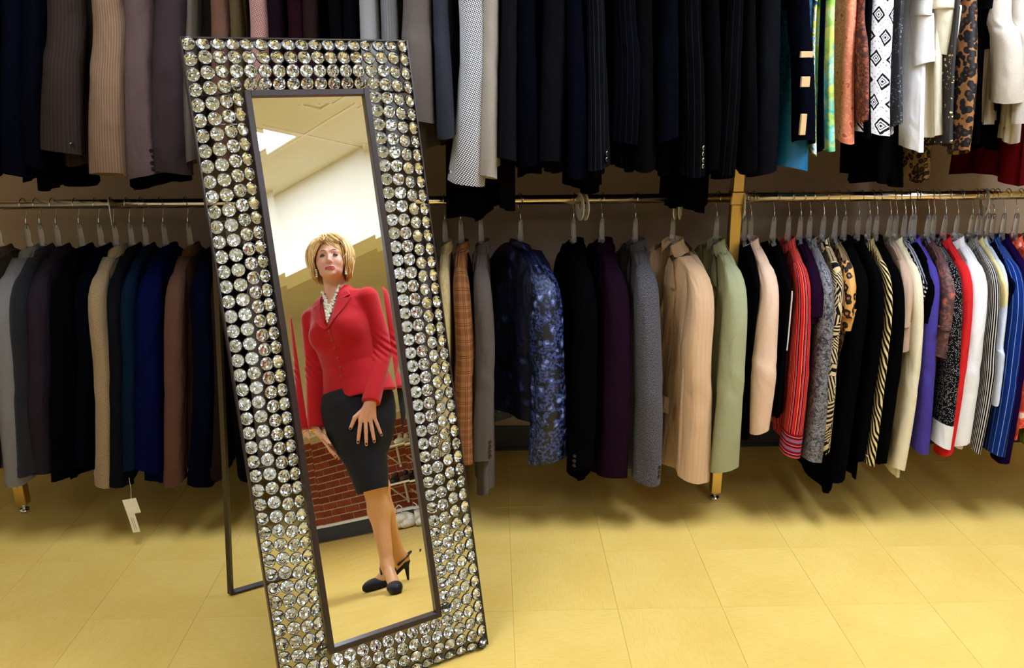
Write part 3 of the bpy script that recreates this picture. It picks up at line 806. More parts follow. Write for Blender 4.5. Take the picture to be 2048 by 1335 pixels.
def disc(mb, c, nrm, r, th=0.003, n=10):
    nrm = np.asarray(nrm, float); nrm /= np.linalg.norm(nrm)
    mb.tube([np.asarray(c), np.asarray(c) + nrm * th * 0.6, np.asarray(c) + nrm * th], [r, r, r * 0.75], n)

def collar_mesh(name, mat, T, sg, hw, drop, ry=0.055, gap=0.5, wide=1.9, stand=0.006):
    rx = min(0.036, T * 0.75 + 0.007); N = 28
    ph = np.linspace(gap, 2 * math.pi - gap, N)
    rows = []
    for sc, z, fol in ((0.82, -0.030, 0), (0.86, stand * 0.6, 0), (0.92, stand, 0), (1.02, stand - 0.004, 0), (1.3, 0.002, 0.6), (wide, 0.006, 1.0)):
        y = ry * sc * np.sin(ph); x = sg * rx * (0.85 + 0.15 * sc) * np.cos(ph)
        zz = z - fol * drop * (np.abs(y) / hw) ** 1.4 - (0.030 * ((1 + np.cos(ph)) / 2) ** 2) - fol * 0.020 * np.abs(np.cos(ph))
        rows.append(np.stack([x, y, zz], -1))
    rows = np.array(rows); V = rows.reshape(-1, 3); F_, uv = [], []
    for i in range(len(rows) - 1):
        for j in range(N - 1):
            F_.append((i * N + j, i * N + j + 1, (i + 1) * N + j + 1, (i + 1) * N + j))
            for (a, b) in ((i, j), (i, j + 1), (i + 1, j + 1), (i + 1, j)): uv.append((b * 0.012, a * 0.016))
    me = mesh(name, V, F_, uv, [mat]); me.polygons.foreach_set('use_smooth', [True] * len(me.polygons))
    return me

def lapel_mesh(name, mat, s, sg, side, zlow=0.36):
    rows = [(0.03, 0.052, 0.085), (0.07, 0.048, 0.105), (0.10, 0.045, 0.112), (0.115, 0.043, 0.085), (0.125, 0.042, 0.108), (0.17, 0.036, 0.104), (0.24, 0.024, 0.084), (0.30, 0.014, 0.058), (zlow, 0.004, 0.012)]
    V, F_, uv = [], [], []
    for z, yi, yo in rows:
        v = z / s.L
        for k in range(5):
            y = yi + (yo - yi) * k / 4
            x = float(s.front(np.array(side * y), np.array(v), sg)) + sg * (0.004 + 0.007 * (k / 4) * (1 - 0.5 * z / zlow))
            V.append((x, side * y, -z - s.drop * (y / s.hw) ** 1.4 * (1 - v) ** 2)); 
    for i in range(len(rows) - 1):
        for k in range(4):
            F_.append((i * 5 + k, i * 5 + k + 1, i * 5 + k + 6, i * 5 + k + 5)); uv += [(V[q][1], V[q][2]) for q in F_[-1]]
    me = mesh(name, V, F_, uv, [mat]); me.polygons.foreach_set('use_smooth', [True] * len(me.polygons))
    return me

# hanger: wire hook, plastic neck, plastic arms
def hanger_parts():
    hk = []
    for k in range(11):
        a = math.radians(200 - 22 * k)
        hk.append((0.0, 0.0205 * math.cos(a), 0.0 + 0.0205 * math.sin(a)))
    e = hk[-1]
    hk += [(0, 0.016, -0.026), (0, 0.006, -0.040), (0, 0.0, -0.052), (0, 0, -0.078)]
    hook = MB().tube(hk, 0.0016, 6).me('hook', [M_CHROME])
    nk = MB(); nk.tube([(0, 0, -0.060), (0, 0, -0.066), (0, 0, -0.090), (0, 0, -0.122), (0, 0, -0.140)], [0.004, 0.0075, 0.0085, 0.010, 0.013], 8)
    neck = nk.me('hanger_neck', [M_PLASTIC])
    arm = MB()
    for s_ in (-1, 1):
        pts = [(0, s_ * 0.004, -0.140), (0, s_ * 0.03, -0.161), (0, s_ * 0.07, -0.184), (0, s_ * 0.115, -0.217), (0, s_ * 0.140, -0.240), (0, s_ * 0.146, -0.250)]
        for k in range(len(pts) - 1):
            p, q = np.array(pts[k]), np.array(pts[k + 1]); hh = 0.009
            v = []
            for c_ in (p, q):
                for dx, dz in ((-0.005, -hh), (0.005, -hh), (0.005, hh), (-0.005, hh)): v.append(c_ + np.array([dx, 0, dz]))
            f = [(0, 1, 5, 4), (1, 2, 6, 5), (2, 3, 7, 6), (3, 0, 4, 7)]
            if k == len(pts) - 2: f.append((4, 5, 6, 7))
            arm.add([q_ for q_ in v], f)
    arms = arm.me('hanger_arms', [M_PLASTIC])
    for me in (hook, neck): me.polygons.foreach_set('use_smooth', [True] * len(me.polygons))
    return hook, neck, arms
HOOK, NECK, ARMS = hanger_parts()

GARS = []
HUNG = set()
def garment(name, cat, label, xs, w, yend, yhem, mat, row='L', T=0.03, yaw=0.0, kind='jacket', hw=None, drop=None, front=-1, body=None, cuff=None, buttons=None, swing=0.0,
            flare=1.04, fold=1.0, lean=0.0, group=None, collar=None, sleeve_mat=None, hanger=True, sflare=None, sy=0.05, tflare=1.0, vneck=None):
    seed = int(abs(xs) * 7 + (3 if row == 'L' else 5000))
    hw = hw or {'jacket': 0.200, 'shirt': 0.190, 'tee': 0.185, 'top': 0.20, 'long': 0.17}[kind]
    drop = drop if drop is not None else {'jacket': 0.110, 'shirt': 0.105, 'tee': 0.100, 'top': 0.125 if row == 'L' else 0.075, 'long': 0.05}[kind]
    rz, yref = (RAIL_Z, 700) if row == 'L' else (RAIL2_Z, 150)
    out_ = 0.015 if row == 'L' else 0.075
    if row == 'L' and xs < 460: swing -= 0.04; lean -= 0.05
    if row == 'U':
        flare = max(flare, 1.22)
        if xs > 1560: lean += 0.035; swing += 0.02
        if kind == 'top': hw = 0.222
        elif xs < 420: lean -= 0.03; swing -= 0.015
    if kind == 'tee': out_ = 0.0
    ya = math.radians(yaw); reach = out_ * 0.85 + hw + (0.012 if kind != 'top' and kind != 'long' else -0.012)
    Yn = RAIL_Y - reach * math.cos(ya)
    Pn = at(xs, yref, Yn); depth = (Pn - np.array([0, 0, CAMH])) @ FW
    sx = w / 2 * depth / FPX
    X = Pn[0] - reach * math.sin(ya)
    zn = rz - (0.134 if row == 'L' else 0.102)
    xe = lambda y: at(xs, y, Yn)[2]
    L = zn - xe(yhem)
    m = FAB[mat]; bm_ = FAB[body] if body else m; sm = FAB[sleeve_mat] if sleeve_mat else m
    root = empty(name, (X, RAIL_Y, zn), ya)
    tag(root, label, cat, group or ('garments on the lower rail' if row == 'L' else 'garments on the upper rail'))
    if kind in ('top', 'long'): T = sx
    elif abs(yaw) < 10: T = min(T, max(0.011, sx * 0.85))
    s = Shape(hw, T, L, drop, seed, flare, fold, lean, sx if yend is not None else 0.0, tflare)
    s.fr = front; s.vn = {'jacket': 0.20, 'shirt': 0.11, 'tee': 0.05, 'top': 0.07, 'long': 0.0}[kind]
    if vneck: s.vn = vneck
    N = 44
    th = np.linspace(0, 2 * math.pi, N, endpoint=False) + math.pi
    vs = np.concatenate([[0, 0.012, 0.03, 0.06, 0.10, 0.15], np.linspace(0.2, 1, 15)])
    rings = [s.pt(th, np.array(v)) for v in vs]
    uo = (seed % 17 * 0.013, seed % 11 * 0.017)
    if mat == 'teal': uo = (uo[0], 0.0)
    add_obj('body', ring_mesh('body', rings, bm_, 'ridge', 0.04, uo), None, root)
    near_sleeve = None
    if yend is not None:
        zs = -drop + 0.012
        ln = zs - (xe(yend) - zn)
        fl = (sflare or (1.0 if kind == 'jacket' else 0.92 if kind == 'shirt' else 1.1)) * (1.1 if kind == 'jacket' else 1.0)
        for side in (-1, 1):
            sr = sleeve_rings(s, side, sx, ln, sy, swing if side < 0 else 0.0, seed + side, fl, 18, 20 if side < 0 else 9, out_)
            so = add_obj('sleeve', ring_mesh('sleeve', sr, sm, True, 0.03, uo), None, root)
            if side < 0:
                near_sleeve = sr
                if cuff:
                    c = sr[-4:] .copy(); ctr = c.mean(1, keepdims=True); c = ctr + (c - ctr) * 1.05
                    add_obj('cuff', ring_mesh('cuff', c, FAB[cuff], False, 0.02), None, so)
                if buttons:
                    bmat = {'d': M_BTN_D, 's': M_BTN_S, 't': M_BTN_T}[buttons[0]]
                    cb = sr[-1].mean(0); sgx = 1 if buttons[1] == 'r' else -1
                    for q in range(int(buttons[2])):
                        a = math.radians(-90 + sgx * 42); zq = cb[2] + 0.022 + 0.017 * q
                        ix = np.argmin(np.abs(sr[:, :, 2].mean(1) - zq)); rc = sr[ix].mean(0)
                        ext = np.abs(sr[ix] - rc).max(0)
                        pnt = np.array([rc[0] + ext[0] * math.cos(a), rc[1] + ext[1] * math.sin(a), zq])
                        b_ = MB(); disc(b_, pnt - 0.0015 * np.array([math.cos(a), math.sin(a), 0]), (math.cos(a), math.sin(a), 0), 0.0075); b_.obj('button', bmat, so)
    ck = collar if collar is not None else {'jacket': True, 'shirt': True, 'tee': False, 'top': False, 'long': False}[kind]
    if ck:
        add_obj('collar', collar_mesh('collar', bm_, T, front, hw, drop, ry=0.040 if kind == 'jacket' else 0.036, gap=0.85 if kind == 'jacket' else 0.5, wide=2.0 if kind == 'jacket' else 1.7), None, root)
    if kind == 'jacket':
        for side in (-1, 1): add_obj('lapel', lapel_mesh('lapel', bm_, s, front, side, min(0.36, L * 0.55)), None, root)
        for q in range(2):
            z = 0.40 + 0.11 * q
            if z < L - 0.08:
                b_ = MB(); xf = float(s.front(np.array(0.012), np.array(z / L), front)); disc(b_, (xf, 0.012, -z), (front, 0, 0), 0.009); b_.obj('button', M_BTN_D, root)
        for side in (-1, 1):
            zp = L - 0.24
            if zp > 0.3:
                V, F_, uv = [], [], []
                for i, dz in enumerate((0, 0.03, 0.055)):
                    for k in range(5):
                        y = side * (0.06 + 0.11 * k / 4); v = (zp + dz) / L
                        V.append((float(s.front(np.array(y), np.array(v), front)) + front * (0.003 + 0.004 * i / 2), y, -(zp + dz + 0.008 * k / 4)))
                for i in range(2):
                    for k in range(4): F_.append((i * 5 + k, i * 5 + k + 1, i * 5 + k + 6, i * 5 + k + 5)); uv += [(V[q][1], V[q][2]) for q in F_[-1]]
                add_obj('pocket_flap', mesh('pocket_flap', V, F_, uv, [bm_]), None, root)
    if hanger and row == 'L':
        hr = empty('clothes_hanger', (X, RAIL_Y, rz), ya)
        hn = label.split(' hanging')[0].split(' with ')[0].split(' beside ')[0].split(' between ')[0].split(' behind ')[0].split(', ')[0].split(' left of')[0].split(' right of')[0].split(' among ')[0].split(' turned')[0].split(' over the')[0].split(' glimpsed')[0]
        if hn in HUNG: hn = hn + ' (%s)' % label[len(hn):].strip(' ,')
        HUNG.add(hn)
        hn = ' '.join(hn.replace('(', '').replace(')', '').split()[:11])
        tag(hr, 'clear plastic hanger carrying the ' + hn, 'hanger', 'clear hangers on the lower rail')
        for me in (HOOK, NECK, ARMS): add_obj(me.name.split('.')[0], me, None, hr)
    GARS.append((root, s, X, zn, ya, near_sleeve))
    return root, s
# ------------------------------------------------------------------ the garments, left to right along each rail
G = garment
# lower rail, left of the mirror
G('jacket', 'jacket', 'pale taupe jacket at the very left end of the lower rail', -45, 66, 945, 940, 'taupe2')
G('jacket', 'jacket', 'light grey tweed jacket beside the pale taupe jacket on the lower rail', 16, 58, 966, 930, 'tweed_lt', T=0.04)
G('jacket', 'jacket', 'dark grey tweed jacket between the light grey tweed and mauve-grey jackets', 44, 44, 940, 940, 'tweed_dk')
G('jacket', 'jacket', 'mauve-grey jacket beside the dark grey tweed on the lower rail', 78, 48, 948, 945, 'mauve_g', T=0.045, sflare=1.15)
G('jacket', 'jacket', 'black jacket right beside the mauve-grey jacket', 126, 50, 955, 960, 'black', T=0.04)
G('jacket', 'jacket', 'midnight navy jacket left of the beige slub jacket', 168, 40, 932, 930, 'navy2', T=0.03)
G('jacket', 'jacket', 'beige slub linen jacket among the dark jackets left of the mirror', 199, 44, 962, 940, 'beige_slub', T=0.03, sflare=1.05)
G('jacket', 'jacket', 'charcoal jacket with paper tags below, beside the beige slub jacket', 232, 36, 968, 972, 'char1', T=0.03)
G('jacket', 'jacket', 'teal-navy jacket between charcoal and royal blue jackets', 262, 34, 935, 930, 'teal_navy', T=0.03)
G('jacket', 'jacket', 'royal blue jacket with soft folds left of the brown jacket', 302, 58, 935, 975, 'royal', T=0.05, fold=1.8)
G('jacket', 'jacket', 'warm brown jacket hanging left of the mirror', 354, 44, 965, 940, 'brown', T=0.03, sflare=1.0)
G('jacket', 'jacket', 'dark navy jacket right of the warm brown jacket', 401, 48, 968, 970, 'navy3', T=0.035)
G('jacket', 'jacket', 'dark brown jacket half hidden by the mirror border', 436, 24, 950, 945, 'brown_d')
G('jacket', 'jacket', 'black jacket showing between the mirror crystals at left', 470, 50, 955, 965, 'black2', T=0.035)
G('jacket', 'jacket', 'taupe jacket glimpsed through the left crystal border', 512, 34, 940, 940, 'taupe2')
G('jacket', 'jacket', 'black jacket mostly hidden behind the mirror', 556, 50, 955, 960, 'black', T=0.04)
G('jacket', 'jacket', 'grey jacket low behind the left crystal border', 606, 44, 950, 950, 'char3', T=0.035)
G('jacket', 'jacket', 'black jacket glimpsed through the right crystal border', 778, 40, 950, 955, 'black3', T=0.035)
G('jacket', 'jacket', 'brown jacket glimpsed through the right crystal border', 818, 34, 940, 945, 'brown_d', T=0.03)
G('jacket', 'jacket', 'grey-taupe jacket behind the right crystal border', 852, 34, 935, 940, 'taupe2', T=0.03)
G('jacket', 'jacket', 'cream textured jacket just right of the mirror border', 889, 30, 905, 905, 'cream_tex', T=0.02)
G('jacket', 'jacket', 'brown plaid jacket right of the mirror', 922, 42, 925, 930, 'plaid', T=0.025, sflare=0.95)
G('jacket', 'jacket', 'taupe-grey suit jacket beside the brown plaid jacket', 964, 44, 920, 992, 'taupe', T=0.035, sflare=1.0, buttons='dr4', flare=1.1)
# lower rail, middle
G('jacket', 'jacket', 'shiny navy floral brocade jacket turned towards the camera', 1106, 74, 922, 858, 'brocade', T=0.065, yaw=25, body='brocade_dk', sflare=1.02, front=1, flare=1.12, fold=1.6)
G('jacket', 'jacket', 'plain black jacket between navy brocade and aubergine jackets', 1172, 54, 935, 960, 'black2', T=0.045, yaw=6, sflare=0.9, buttons='dl3', flare=1.08)
G('jacket', 'jacket', 'dark aubergine jacket beside the black and white tweed jacket', 1236, 58, 955, 962, 'aub2', T=0.045, yaw=8, flare=1.08)
G('jacket', 'jacket', 'black and white tweed jacket with dark cuff buttons', 1298, 58, 962, 955, 'tweed_bk', T=0.035, yaw=5, sflare=0.95, buttons='dr3')
G('jacket', 'jacket', 'peach pinstripe jacket hanging open beside the sage jacket', 1414, 62, 955, 948, 'peach_pin', T=0.055, yaw=22, front=-1, vneck=0.32, sflare=1.0, flare=1.1, fold=1.3)
G('jacket', 'jacket', 'sage green jacket beside the brass post', 1474, 52, 940, 932, 'sage', T=0.028, yaw=8, vneck=0.28, sflare=1.1, front=-1)
# lower rail, right of the post
G('vest_top', 'top', 'black sleeveless top right behind the brass post', 1508, 24, None, 875, 'black', kind='top')
G('blouse', 'blouse', 'blush peach blouse with a wide collar', 1540, 46, 862, 845, 'blush', kind='shirt', T=0.025, yaw=7, front=-1, sflare=0.8)
G('vest_top', 'top', 'black sleeveless top with white piping beside the blush blouse', 1568, 26, None, 832, 'black2', kind='top')
G('blouse', 'blouse', 'red and orange striped blouse with cross-striped cuffs', 1602, 36, 908, 880, 'red_stripe', kind='shirt', T=0.02, sflare=1.05, cuff='red_stripe_h')
G('tee', 'top', 'plum short-sleeved top over the striped blouse', 1622, 40, 652, 800, 'plum', kind='tee', T=0.02, sflare=1.1)
G('blouse', 'blouse', 'grey snake-print lace blouse', 1646, 38, 918, 900, 'snake', kind='shirt', T=0.018, sflare=1.1)
G('blouse', 'blouse', 'tan and black leaf-print blouse', 1674, 26, 900, 905, 'leaf', kind='shirt', T=0.015, sflare=0.95)
G('tee', 'top', 'gold leopard-print top with short sleeves', 1694, 30, 655, 935, 'leopard', kind='tee', T=0.014, body='leopard_tan')
G('cardigan', 'cardigan', 'black cardigan with the lowest hanging hem', 1718, 36, 955, 985, 'black2', kind='shirt', T=0.022, sflare=1.0, lean=-0.05)
G('cardigan', 'cardigan', 'black cardigan left of the zebra blouse', 1746, 28, 920, 960, 'black', kind='shirt', T=0.018, sflare=1.0)
G('blouse', 'blouse', 'tan and black zebra-striped blouse', 1768, 16, 925, 920, 'zebra', kind='shirt', T=0.012, sflare=1.3)
G('jacket', 'jacket', 'black jacket with one button on its cuff, right of the zebra blouse', 1787, 30, 925, 935, 'black3', kind='jacket', T=0.018, sflare=1.25, buttons='tl1')
G('tee', 'top', 'tan short-sleeved top among the long black sleeves', 1806, 30, 698, 860, 'tan', kind='tee', T=0.015, sflare=1.12)
G('blouse', 'blouse', 'cream crinkled blouse with a turned-up cuff', 1824, 28, 935, 950, 'cream', kind='shirt', T=0.018, sflare=1.0, flare=1.12)
G('vest_top', 'top', 'navy polka dot sleeveless top', 1837, 14, None, 705, 'polka', kind='top')
G('tee', 'top', 'black short-sleeved top over the periwinkle top', 1850, 24, 682, 690, 'black', kind='tee', T=0.012, sflare=1.05)
G('blouse', 'blouse', 'periwinkle purple long-sleeved top', 1862, 32, 892, 880, 'peri', kind='shirt', T=0.016, sflare=1.0)
G('tee', 'top', 'brown sheer paisley top with wide short sleeves', 1884, 34, 712, 780, 'paisley', kind='tee', T=0.014, sflare=1.2)
G('blouse', 'blouse', 'black dotted blouse with a white cuff', 1902, 34, 885, 870, 'dots', kind='shirt', T=0.018, sflare=1.0, cuff='white')
G('blouse', 'blouse', 'bright red blouse on the lower rail', 1925, 26, 905, 890, 'red', kind='shirt', T=0.016, sflare=1.0)
G('shirt', 'shirt', 'plain white shirt beside the red blouse', 1950, 42, 885, 895, 'white', kind='shirt', T=0.022, sflare=1.0, flare=1.1)
G('shirt', 'shirt', 'black and white striped shirt right of the white shirt', 1980, 20, 900, 895, 'bw_stripe', kind='shirt', T=0.014, sflare=1.0)
G('blouse', 'blouse', 'pale yellow blouse right of the striped shirt', 1993, 14, 790, 800, 'lemon', kind='shirt', T=0.01)
G('blouse', 'blouse', 'pale blue-white blouse left of the navy top', 2001, 14, 800, 830, 'palebl', kind='shirt', T=0.01)
G('vest_top', 'top', 'navy top left of the bright blue striped shirt', 2008, 18, None, 745, 'navy3', kind='top')
G('shirt', 'shirt', 'bright blue shirt with thin white stripes', 2024, 34, 905, 895, 'blue_stripe', kind='shirt', T=0.018, sflare=1.0)
G('blouse', 'blouse', 'deep purple blouse at the right edge of the lower rail', 2046, 26, 918, 905, 'dpurp', kind='shirt', T=0.016, sflare=1.0)
G('blouse', 'blouse', 'orange and red printed blouse at the very right edge', 2072, 28, 850, 880, 'orange_print', kind='shirt', T=0.016)
G('blouse', 'blouse', 'green and black printed blouse past the orange one', 2100, 28, 860, 890, 'green_print', kind='shirt', T=0.016)

for i_, (xs_, mt_, lb_) in enumerate(((2132, 'white', 'white blouse just past the right edge of the picture'), (2164, 'black', 'black blouse past the right edge of the picture'), (2196, 'plum', 'plum blouse past the right edge of the picture'), (2230, 'cream', 'cream blouse past the right edge of the picture'), (2264, 'navy3', 'navy blouse past the right edge of the picture'))):
    G('blouse', 'blouse', lb_, xs_, 30, 880 + 9 * i_, 890 + 7 * i_, mt_, kind='shirt', T=0.018, sflare=1.0)
for i_, (xs_, mt_, lb_) in enumerate(((-100, 'char1', 'charcoal jacket past the left edge of the picture'), (-150, 'navy2', 'navy jacket past the left edge of the picture'), (-200, 'brown_d', 'dark brown jacket past the left edge of the picture'))):
    G('jacket', 'jacket', lb_, xs_, 50, 950 + 5 * i_, 955, mt_, T=0.035)

# upper rail
def U(name, cat, label, xs, w, yend, yhem, mat, **k): return G(name, cat, label, xs, w, yend, yhem, mat, row='U', **k)
U('jacket', 'jacket', 'navy jacket at the left end of the upper rail', 16, 52, 350, 362, 'navy1', T=0.04)
U('jacket', 'jacket', 'dark navy jacket beside the taupe-brown sleeve on the upper rail', 62, 44, 334, 350, 'navy2', T=0.035)
U('trousers', 'trousers', 'black trousers showing below the navy jackets at top left', 70, 60, None, 380, 'black3', kind='long', hw=0.12)
U('jacket', 'jacket', 'taupe-brown jacket with one round cuff button at top left', 125, 76, 304, 330, 'taupe_pin', T=0.045, buttons='dr1', sflare=1.0)
U('jacket', 'jacket', 'tan pinstripe jacket on the upper rail', 206, 72, 350, 330, 'tan_pin', T=0.045, sflare=1.02)
U('jacket', 'jacket', 'mauve-brown jacket with four cuff buttons on the upper rail', 278, 62, 352, 340, 'mauve', T=0.045, buttons='dr4', sflare=1.05)
U('trousers', 'trousers', 'black trousers hanging below the mauve-brown jacket', 262, 90, None, 376, 'black3', kind='long', hw=0.14)
U('jacket', 'jacket', 'dark mauve jacket left of the mirror corner', 346, 72, 345, 340, 'mauve_d', T=0.05, fold=1.8)
U('jacket', 'jacket', 'grey-taupe jacket above the corner of the mirror', 392, 22, 325, 320, 'taupe2')
U('jacket', 'jacket', 'red-brown jacket above the crystal border', 440, 42, 335, 335, 'brown', T=0.03)
U('jacket', 'jacket', 'olive brown jacket above the crystal border', 476, 26, 330, 330, 'olive')
U('jacket', 'jacket', 'pinkish woven jacket above the crystal border', 511, 44, 330, 325, 'pink_weave', T=0.03)
U('jacket', 'jacket', 'dark aubergine jacket behind the mirror top', 552, 40, 330, 335, 'aub', T=0.03)
U('jacket', 'jacket', 'burgundy-black jacket behind the mirror top', 592, 42, 335, 340, 'burg', T=0.03)
U('jacket', 'jacket', 'dark brown jacket behind the mirror top', 632, 36, 330, 330, 'brown_d', T=0.03)
U('jacket', 'jacket', 'plain black jacket behind the mirror top', 668, 36, 335, 335, 'black2', T=0.03)
U('jacket', 'jacket', 'black jacket left of the light grey one on the upper rail', 702, 34, 330, 335, 'black', T=0.03)
U('jacket', 'jacket', 'light grey jacket behind the upper right mirror corner', 744, 42, 335, 330, 'gray_lt', T=0.03)
U('jacket', 'jacket', 'grey pinstripe jacket behind the upper right mirror corner', 783, 36, 300, 330, 'gray_pin', T=0.03)
U('jacket', 'jacket', 'short taupe-grey jacket right of the mirror top', 836, 64, 240, 296, 'taupe', T=0.04, sflare=1.05, flare=1.0)
U('jacket', 'jacket', 'steel grey jacket left of the black and white weave', 886, 34, 270, 290, 'steel', T=0.03)
U('jacket', 'jacket', 'bold black and white woven jacket on the upper rail', 938, 60, 366, 330, 'bw_weave', T=0.035, swing=-0.035, sflare=1.15)
U('trousers', 'trousers', 'black trousers below the black and white woven jacket', 933, 70, None, 442, 'black3', kind='long', hw=0.13)
U('jacket', 'jacket', 'grey-beige jacket right of the black and white weave', 979, 38, 355, 345, 'gray_beige', T=0.03, sflare=1.0)
U('jacket', 'jacket', 'charcoal jacket right of the grey-beige one', 1019, 42, 320, 325, 'char1', T=0.035, sflare=1.0)
U('trousers', 'trousers', 'charcoal trousers below the charcoal jacket', 1005, 36, None, 420, 'char2', kind='long', hw=0.10)
U('jacket', 'jacket', 'black-navy jacket second right of the grey-beige one', 1062, 44, 328, 355, 'navy2', T=0.035)
U('jacket', 'jacket', 'dark slate jacket above the empty middle of the lower rail', 1106, 50, 326, 345, 'char2', T=0.04, sflare=1.0)
U('jacket', 'jacket', 'dark navy jacket left of the charcoal pinstripe', 1150, 38, 350, 355, 'navy1', T=0.035)
U('jacket', 'jacket', 'charcoal pinstripe jacket over the size rings', 1194, 40, 332, 350, 'char_pin', T=0.035, sflare=1.05, buttons='dr2')
U('trousers', 'trousers', 'black trousers below the charcoal pinstripe jacket', 1183, 54, None, 385, 'black3', kind='long', hw=0.12)
U('jacket', 'jacket', 'faint pinstripe jacket with a short sleeve end', 1246, 56, 285, 340, 'navy_pin', T=0.04, sflare=1.0)
U('jacket', 'jacket', 'black jacket right of the faint pinstripe one', 1294, 42, 335, 345, 'black2', T=0.035)
U('jacket', 'jacket', 'deep navy jacket left of the silver-buttoned cuff', 1338, 40, 280, 350, 'navy2', T=0.035)
U('jacket', 'jacket', 'black pinstripe jacket with silver cuff buttons', 1386, 48, 345, 352, 'black_pin', T=0.04, buttons='sr4', sflare=0.95)
U('trousers', 'trousers', 'black trousers hanging lowest, left of the brass post', 1408, 66, None, 424, 'black3', kind='long', hw=0.13)
U('jacket', 'jacket', 'plain black jacket right of the silver-buttoned one', 1428, 34, 330, 345, 'black', T=0.03)
U('jacket', 'jacket', 'wide-striped black jacket above the brass post', 1468, 42, 356, 350, 'black_pin', T=0.035)
U('jacket', 'jacket', 'black-brown jacket right above the brass post', 1504, 30, 340, 340, 'black2', T=0.03)
U('jacket', 'jacket', 'straight black jacket left of the tan-tabbed navy jacket', 1543, 50, 348, 345, 'char2', T=0.04, sflare=1.05)
_tab, _tabs = U('jacket', 'jacket', 'navy jacket with tan fabric tabs down its sleeve', 1592, 40, 285, 300, 'navy1', T=0.03, sflare=1.0)
TAB_I = len(GARS) - 1
U('blouse', 'blouse', 'teal blouse with dark damask top', 1614, 44, None, 338, 'teal', kind='top', flare=1.25, tflare=1.9, lean=-0.05)
U('blouse', 'blouse', 'narrow blue, white and yellow floral blouse', 1634, 18, None, 308, 'floral_bl', kind='top')
U('vest_top', 'top', 'narrow navy top left of the watercolour one', 1645, 12, None, 300, 'navy3', kind='top')
U('vest_top', 'top', 'green and aqua watercolour sleeveless top', 1662, 36, None, 298, 'watercolor', kind='top', flare=1.15)
U('blouse', 'blouse', 'coral printed blouse on the upper rail', 1694, 34, None, 284, 'coral', kind='top', flare=1.1)
U('blouse', 'blouse', 'rust brown printed blouse beside the coral one', 1717, 16, 245, 250, 'rust_print', kind='shirt', T=0.014)
U('vest_top', 'top', 'black top between rust and diamond prints', 1738, 30, None, 276, 'black', kind='top')
U('blouse', 'blouse', 'white blouse with bold black diamond print', 1762, 56, None, 268, 'diamond', kind='top', flare=1.25, tflare=1.7)
U('blouse', 'blouse', 'black sequined top right of the diamond print', 1799, 26, None, 252, 'sequin_bk', kind='top')
U('tee', 'top', 'white short-sleeved knit top on the upper rail', 1828, 34, 130, 298, 'white', kind='tee', T=0.025, sflare=1.2)
U('tee', 'top', 'cream short-sleeved top beside the leopard blouse', 1874, 62, 104, 270, 'ivory', kind='tee', T=0.035, sflare=1.25, fold=2.0)
U('blouse', 'blouse', 'black sleeveless blouse with gold sequins', 1912, 26, None, 292, 'sequin_gd', kind='top')
U('blouse', 'blouse', 'dark leopard-print blouse on the upper rail', 1930, 34, 305, 290, 'leopard_dk', kind='shirt', T=0.02, sflare=0.9, swing=-0.02)
U('vest_top', 'top', 'long black ruffled top hanging below the cream tops', 1806, 66, None, 372, 'black3', kind='long', hw=0.13, fold=2.5)
U('blouse', 'blouse', 'tan leopard-print blouse hanging low', 1872, 20, None, 365, 'leopard_tan', kind='long', hw=0.10)
U('tee', 'top', 'black short-sleeved top right of the leopard blouse', 1958, 34, 105, 290, 'black', kind='tee', T=0.02, sflare=1.2)
U('tee', 'top', 'purple short-sleeved top on the upper rail', 1976, 22, 72, 220, 'plum', kind='tee', T=0.015)
U('blouse', 'blouse', 'beige-white flowing blouse on the upper rail', 2004, 50, 200, 245, 'beigew', kind='shirt', T=0.035, fold=2.2, flare=1.2, sflare=1.2)
U('blouse', 'blouse', 'white blouse at the right end of the upper rail', 2048, 46, 240, 285, 'offwhite', kind='shirt', T=0.035, fold=2.2, flare=1.2, sflare=1.3)
U('trousers', 'trousers', 'black skirt below the beige-white blouse', 2000, 50, None, 300, 'black3', kind='long', hw=0.14)
U('blouse', 'blouse', 'dark red dress at the top right edge', 2085, 60, None, 368, 'dred', kind='long', hw=0.16)
for i_, (xs_, mt_, lb_) in enumerate(((2132, 'cream', 'cream blouse past the upper right edge of the picture'), (2172, 'coral', 'coral blouse past the upper right edge of the picture'), (2212, 'black', 'black blouse past the upper right edge of the picture'), (2252, 'peri', 'periwinkle blouse past the upper right edge of the picture'))):
    U('blouse', 'blouse', lb_, xs_, 36, 260 + 9 * i_, 290, mt_, kind='shirt', T=0.02)
for i_, (xs_, mt_, lb_) in enumerate(((-36, 'black', 'black jacket past the upper left edge of the picture'), (-86, 'char1', 'charcoal jacket past the upper left edge of the picture'), (-138, 'navy1', 'navy jacket past the upper left edge of the picture'))):
    U('jacket', 'jacket', lb_, xs_, 50, 345, 350, mt_, T=0.035)
# tan tabs on the navy sleeve
for py, hgt, wid, dx in ((110, 0.017, 0.034, -0.002), (163, 0.028, 0.024, -0.010), (245, 0.058, 0.016, -0.016)):
    pz = at(1592, py, RAIL_Y - 0.217)
    lx = pz[0] - _tab.location.x; lz = pz[2] - _tab.location.z
    sr_ = GARS[TAB_I][5]
    ring_ = sr_[np.argmin(np.abs(sr_[:, :, 2].mean(1) - lz))]; y_ = ring_[:, 1].min(); xm = ring_[:, 0].mean()
    MB().box((xm + dx - wid / 2, y_ - 0.003, lz - hgt / 2), (xm + dx + wid / 2, y_ + 0.008, lz + hgt / 2), bev=0.001).obj('fabric_tab', M_BTN_T, _tab)

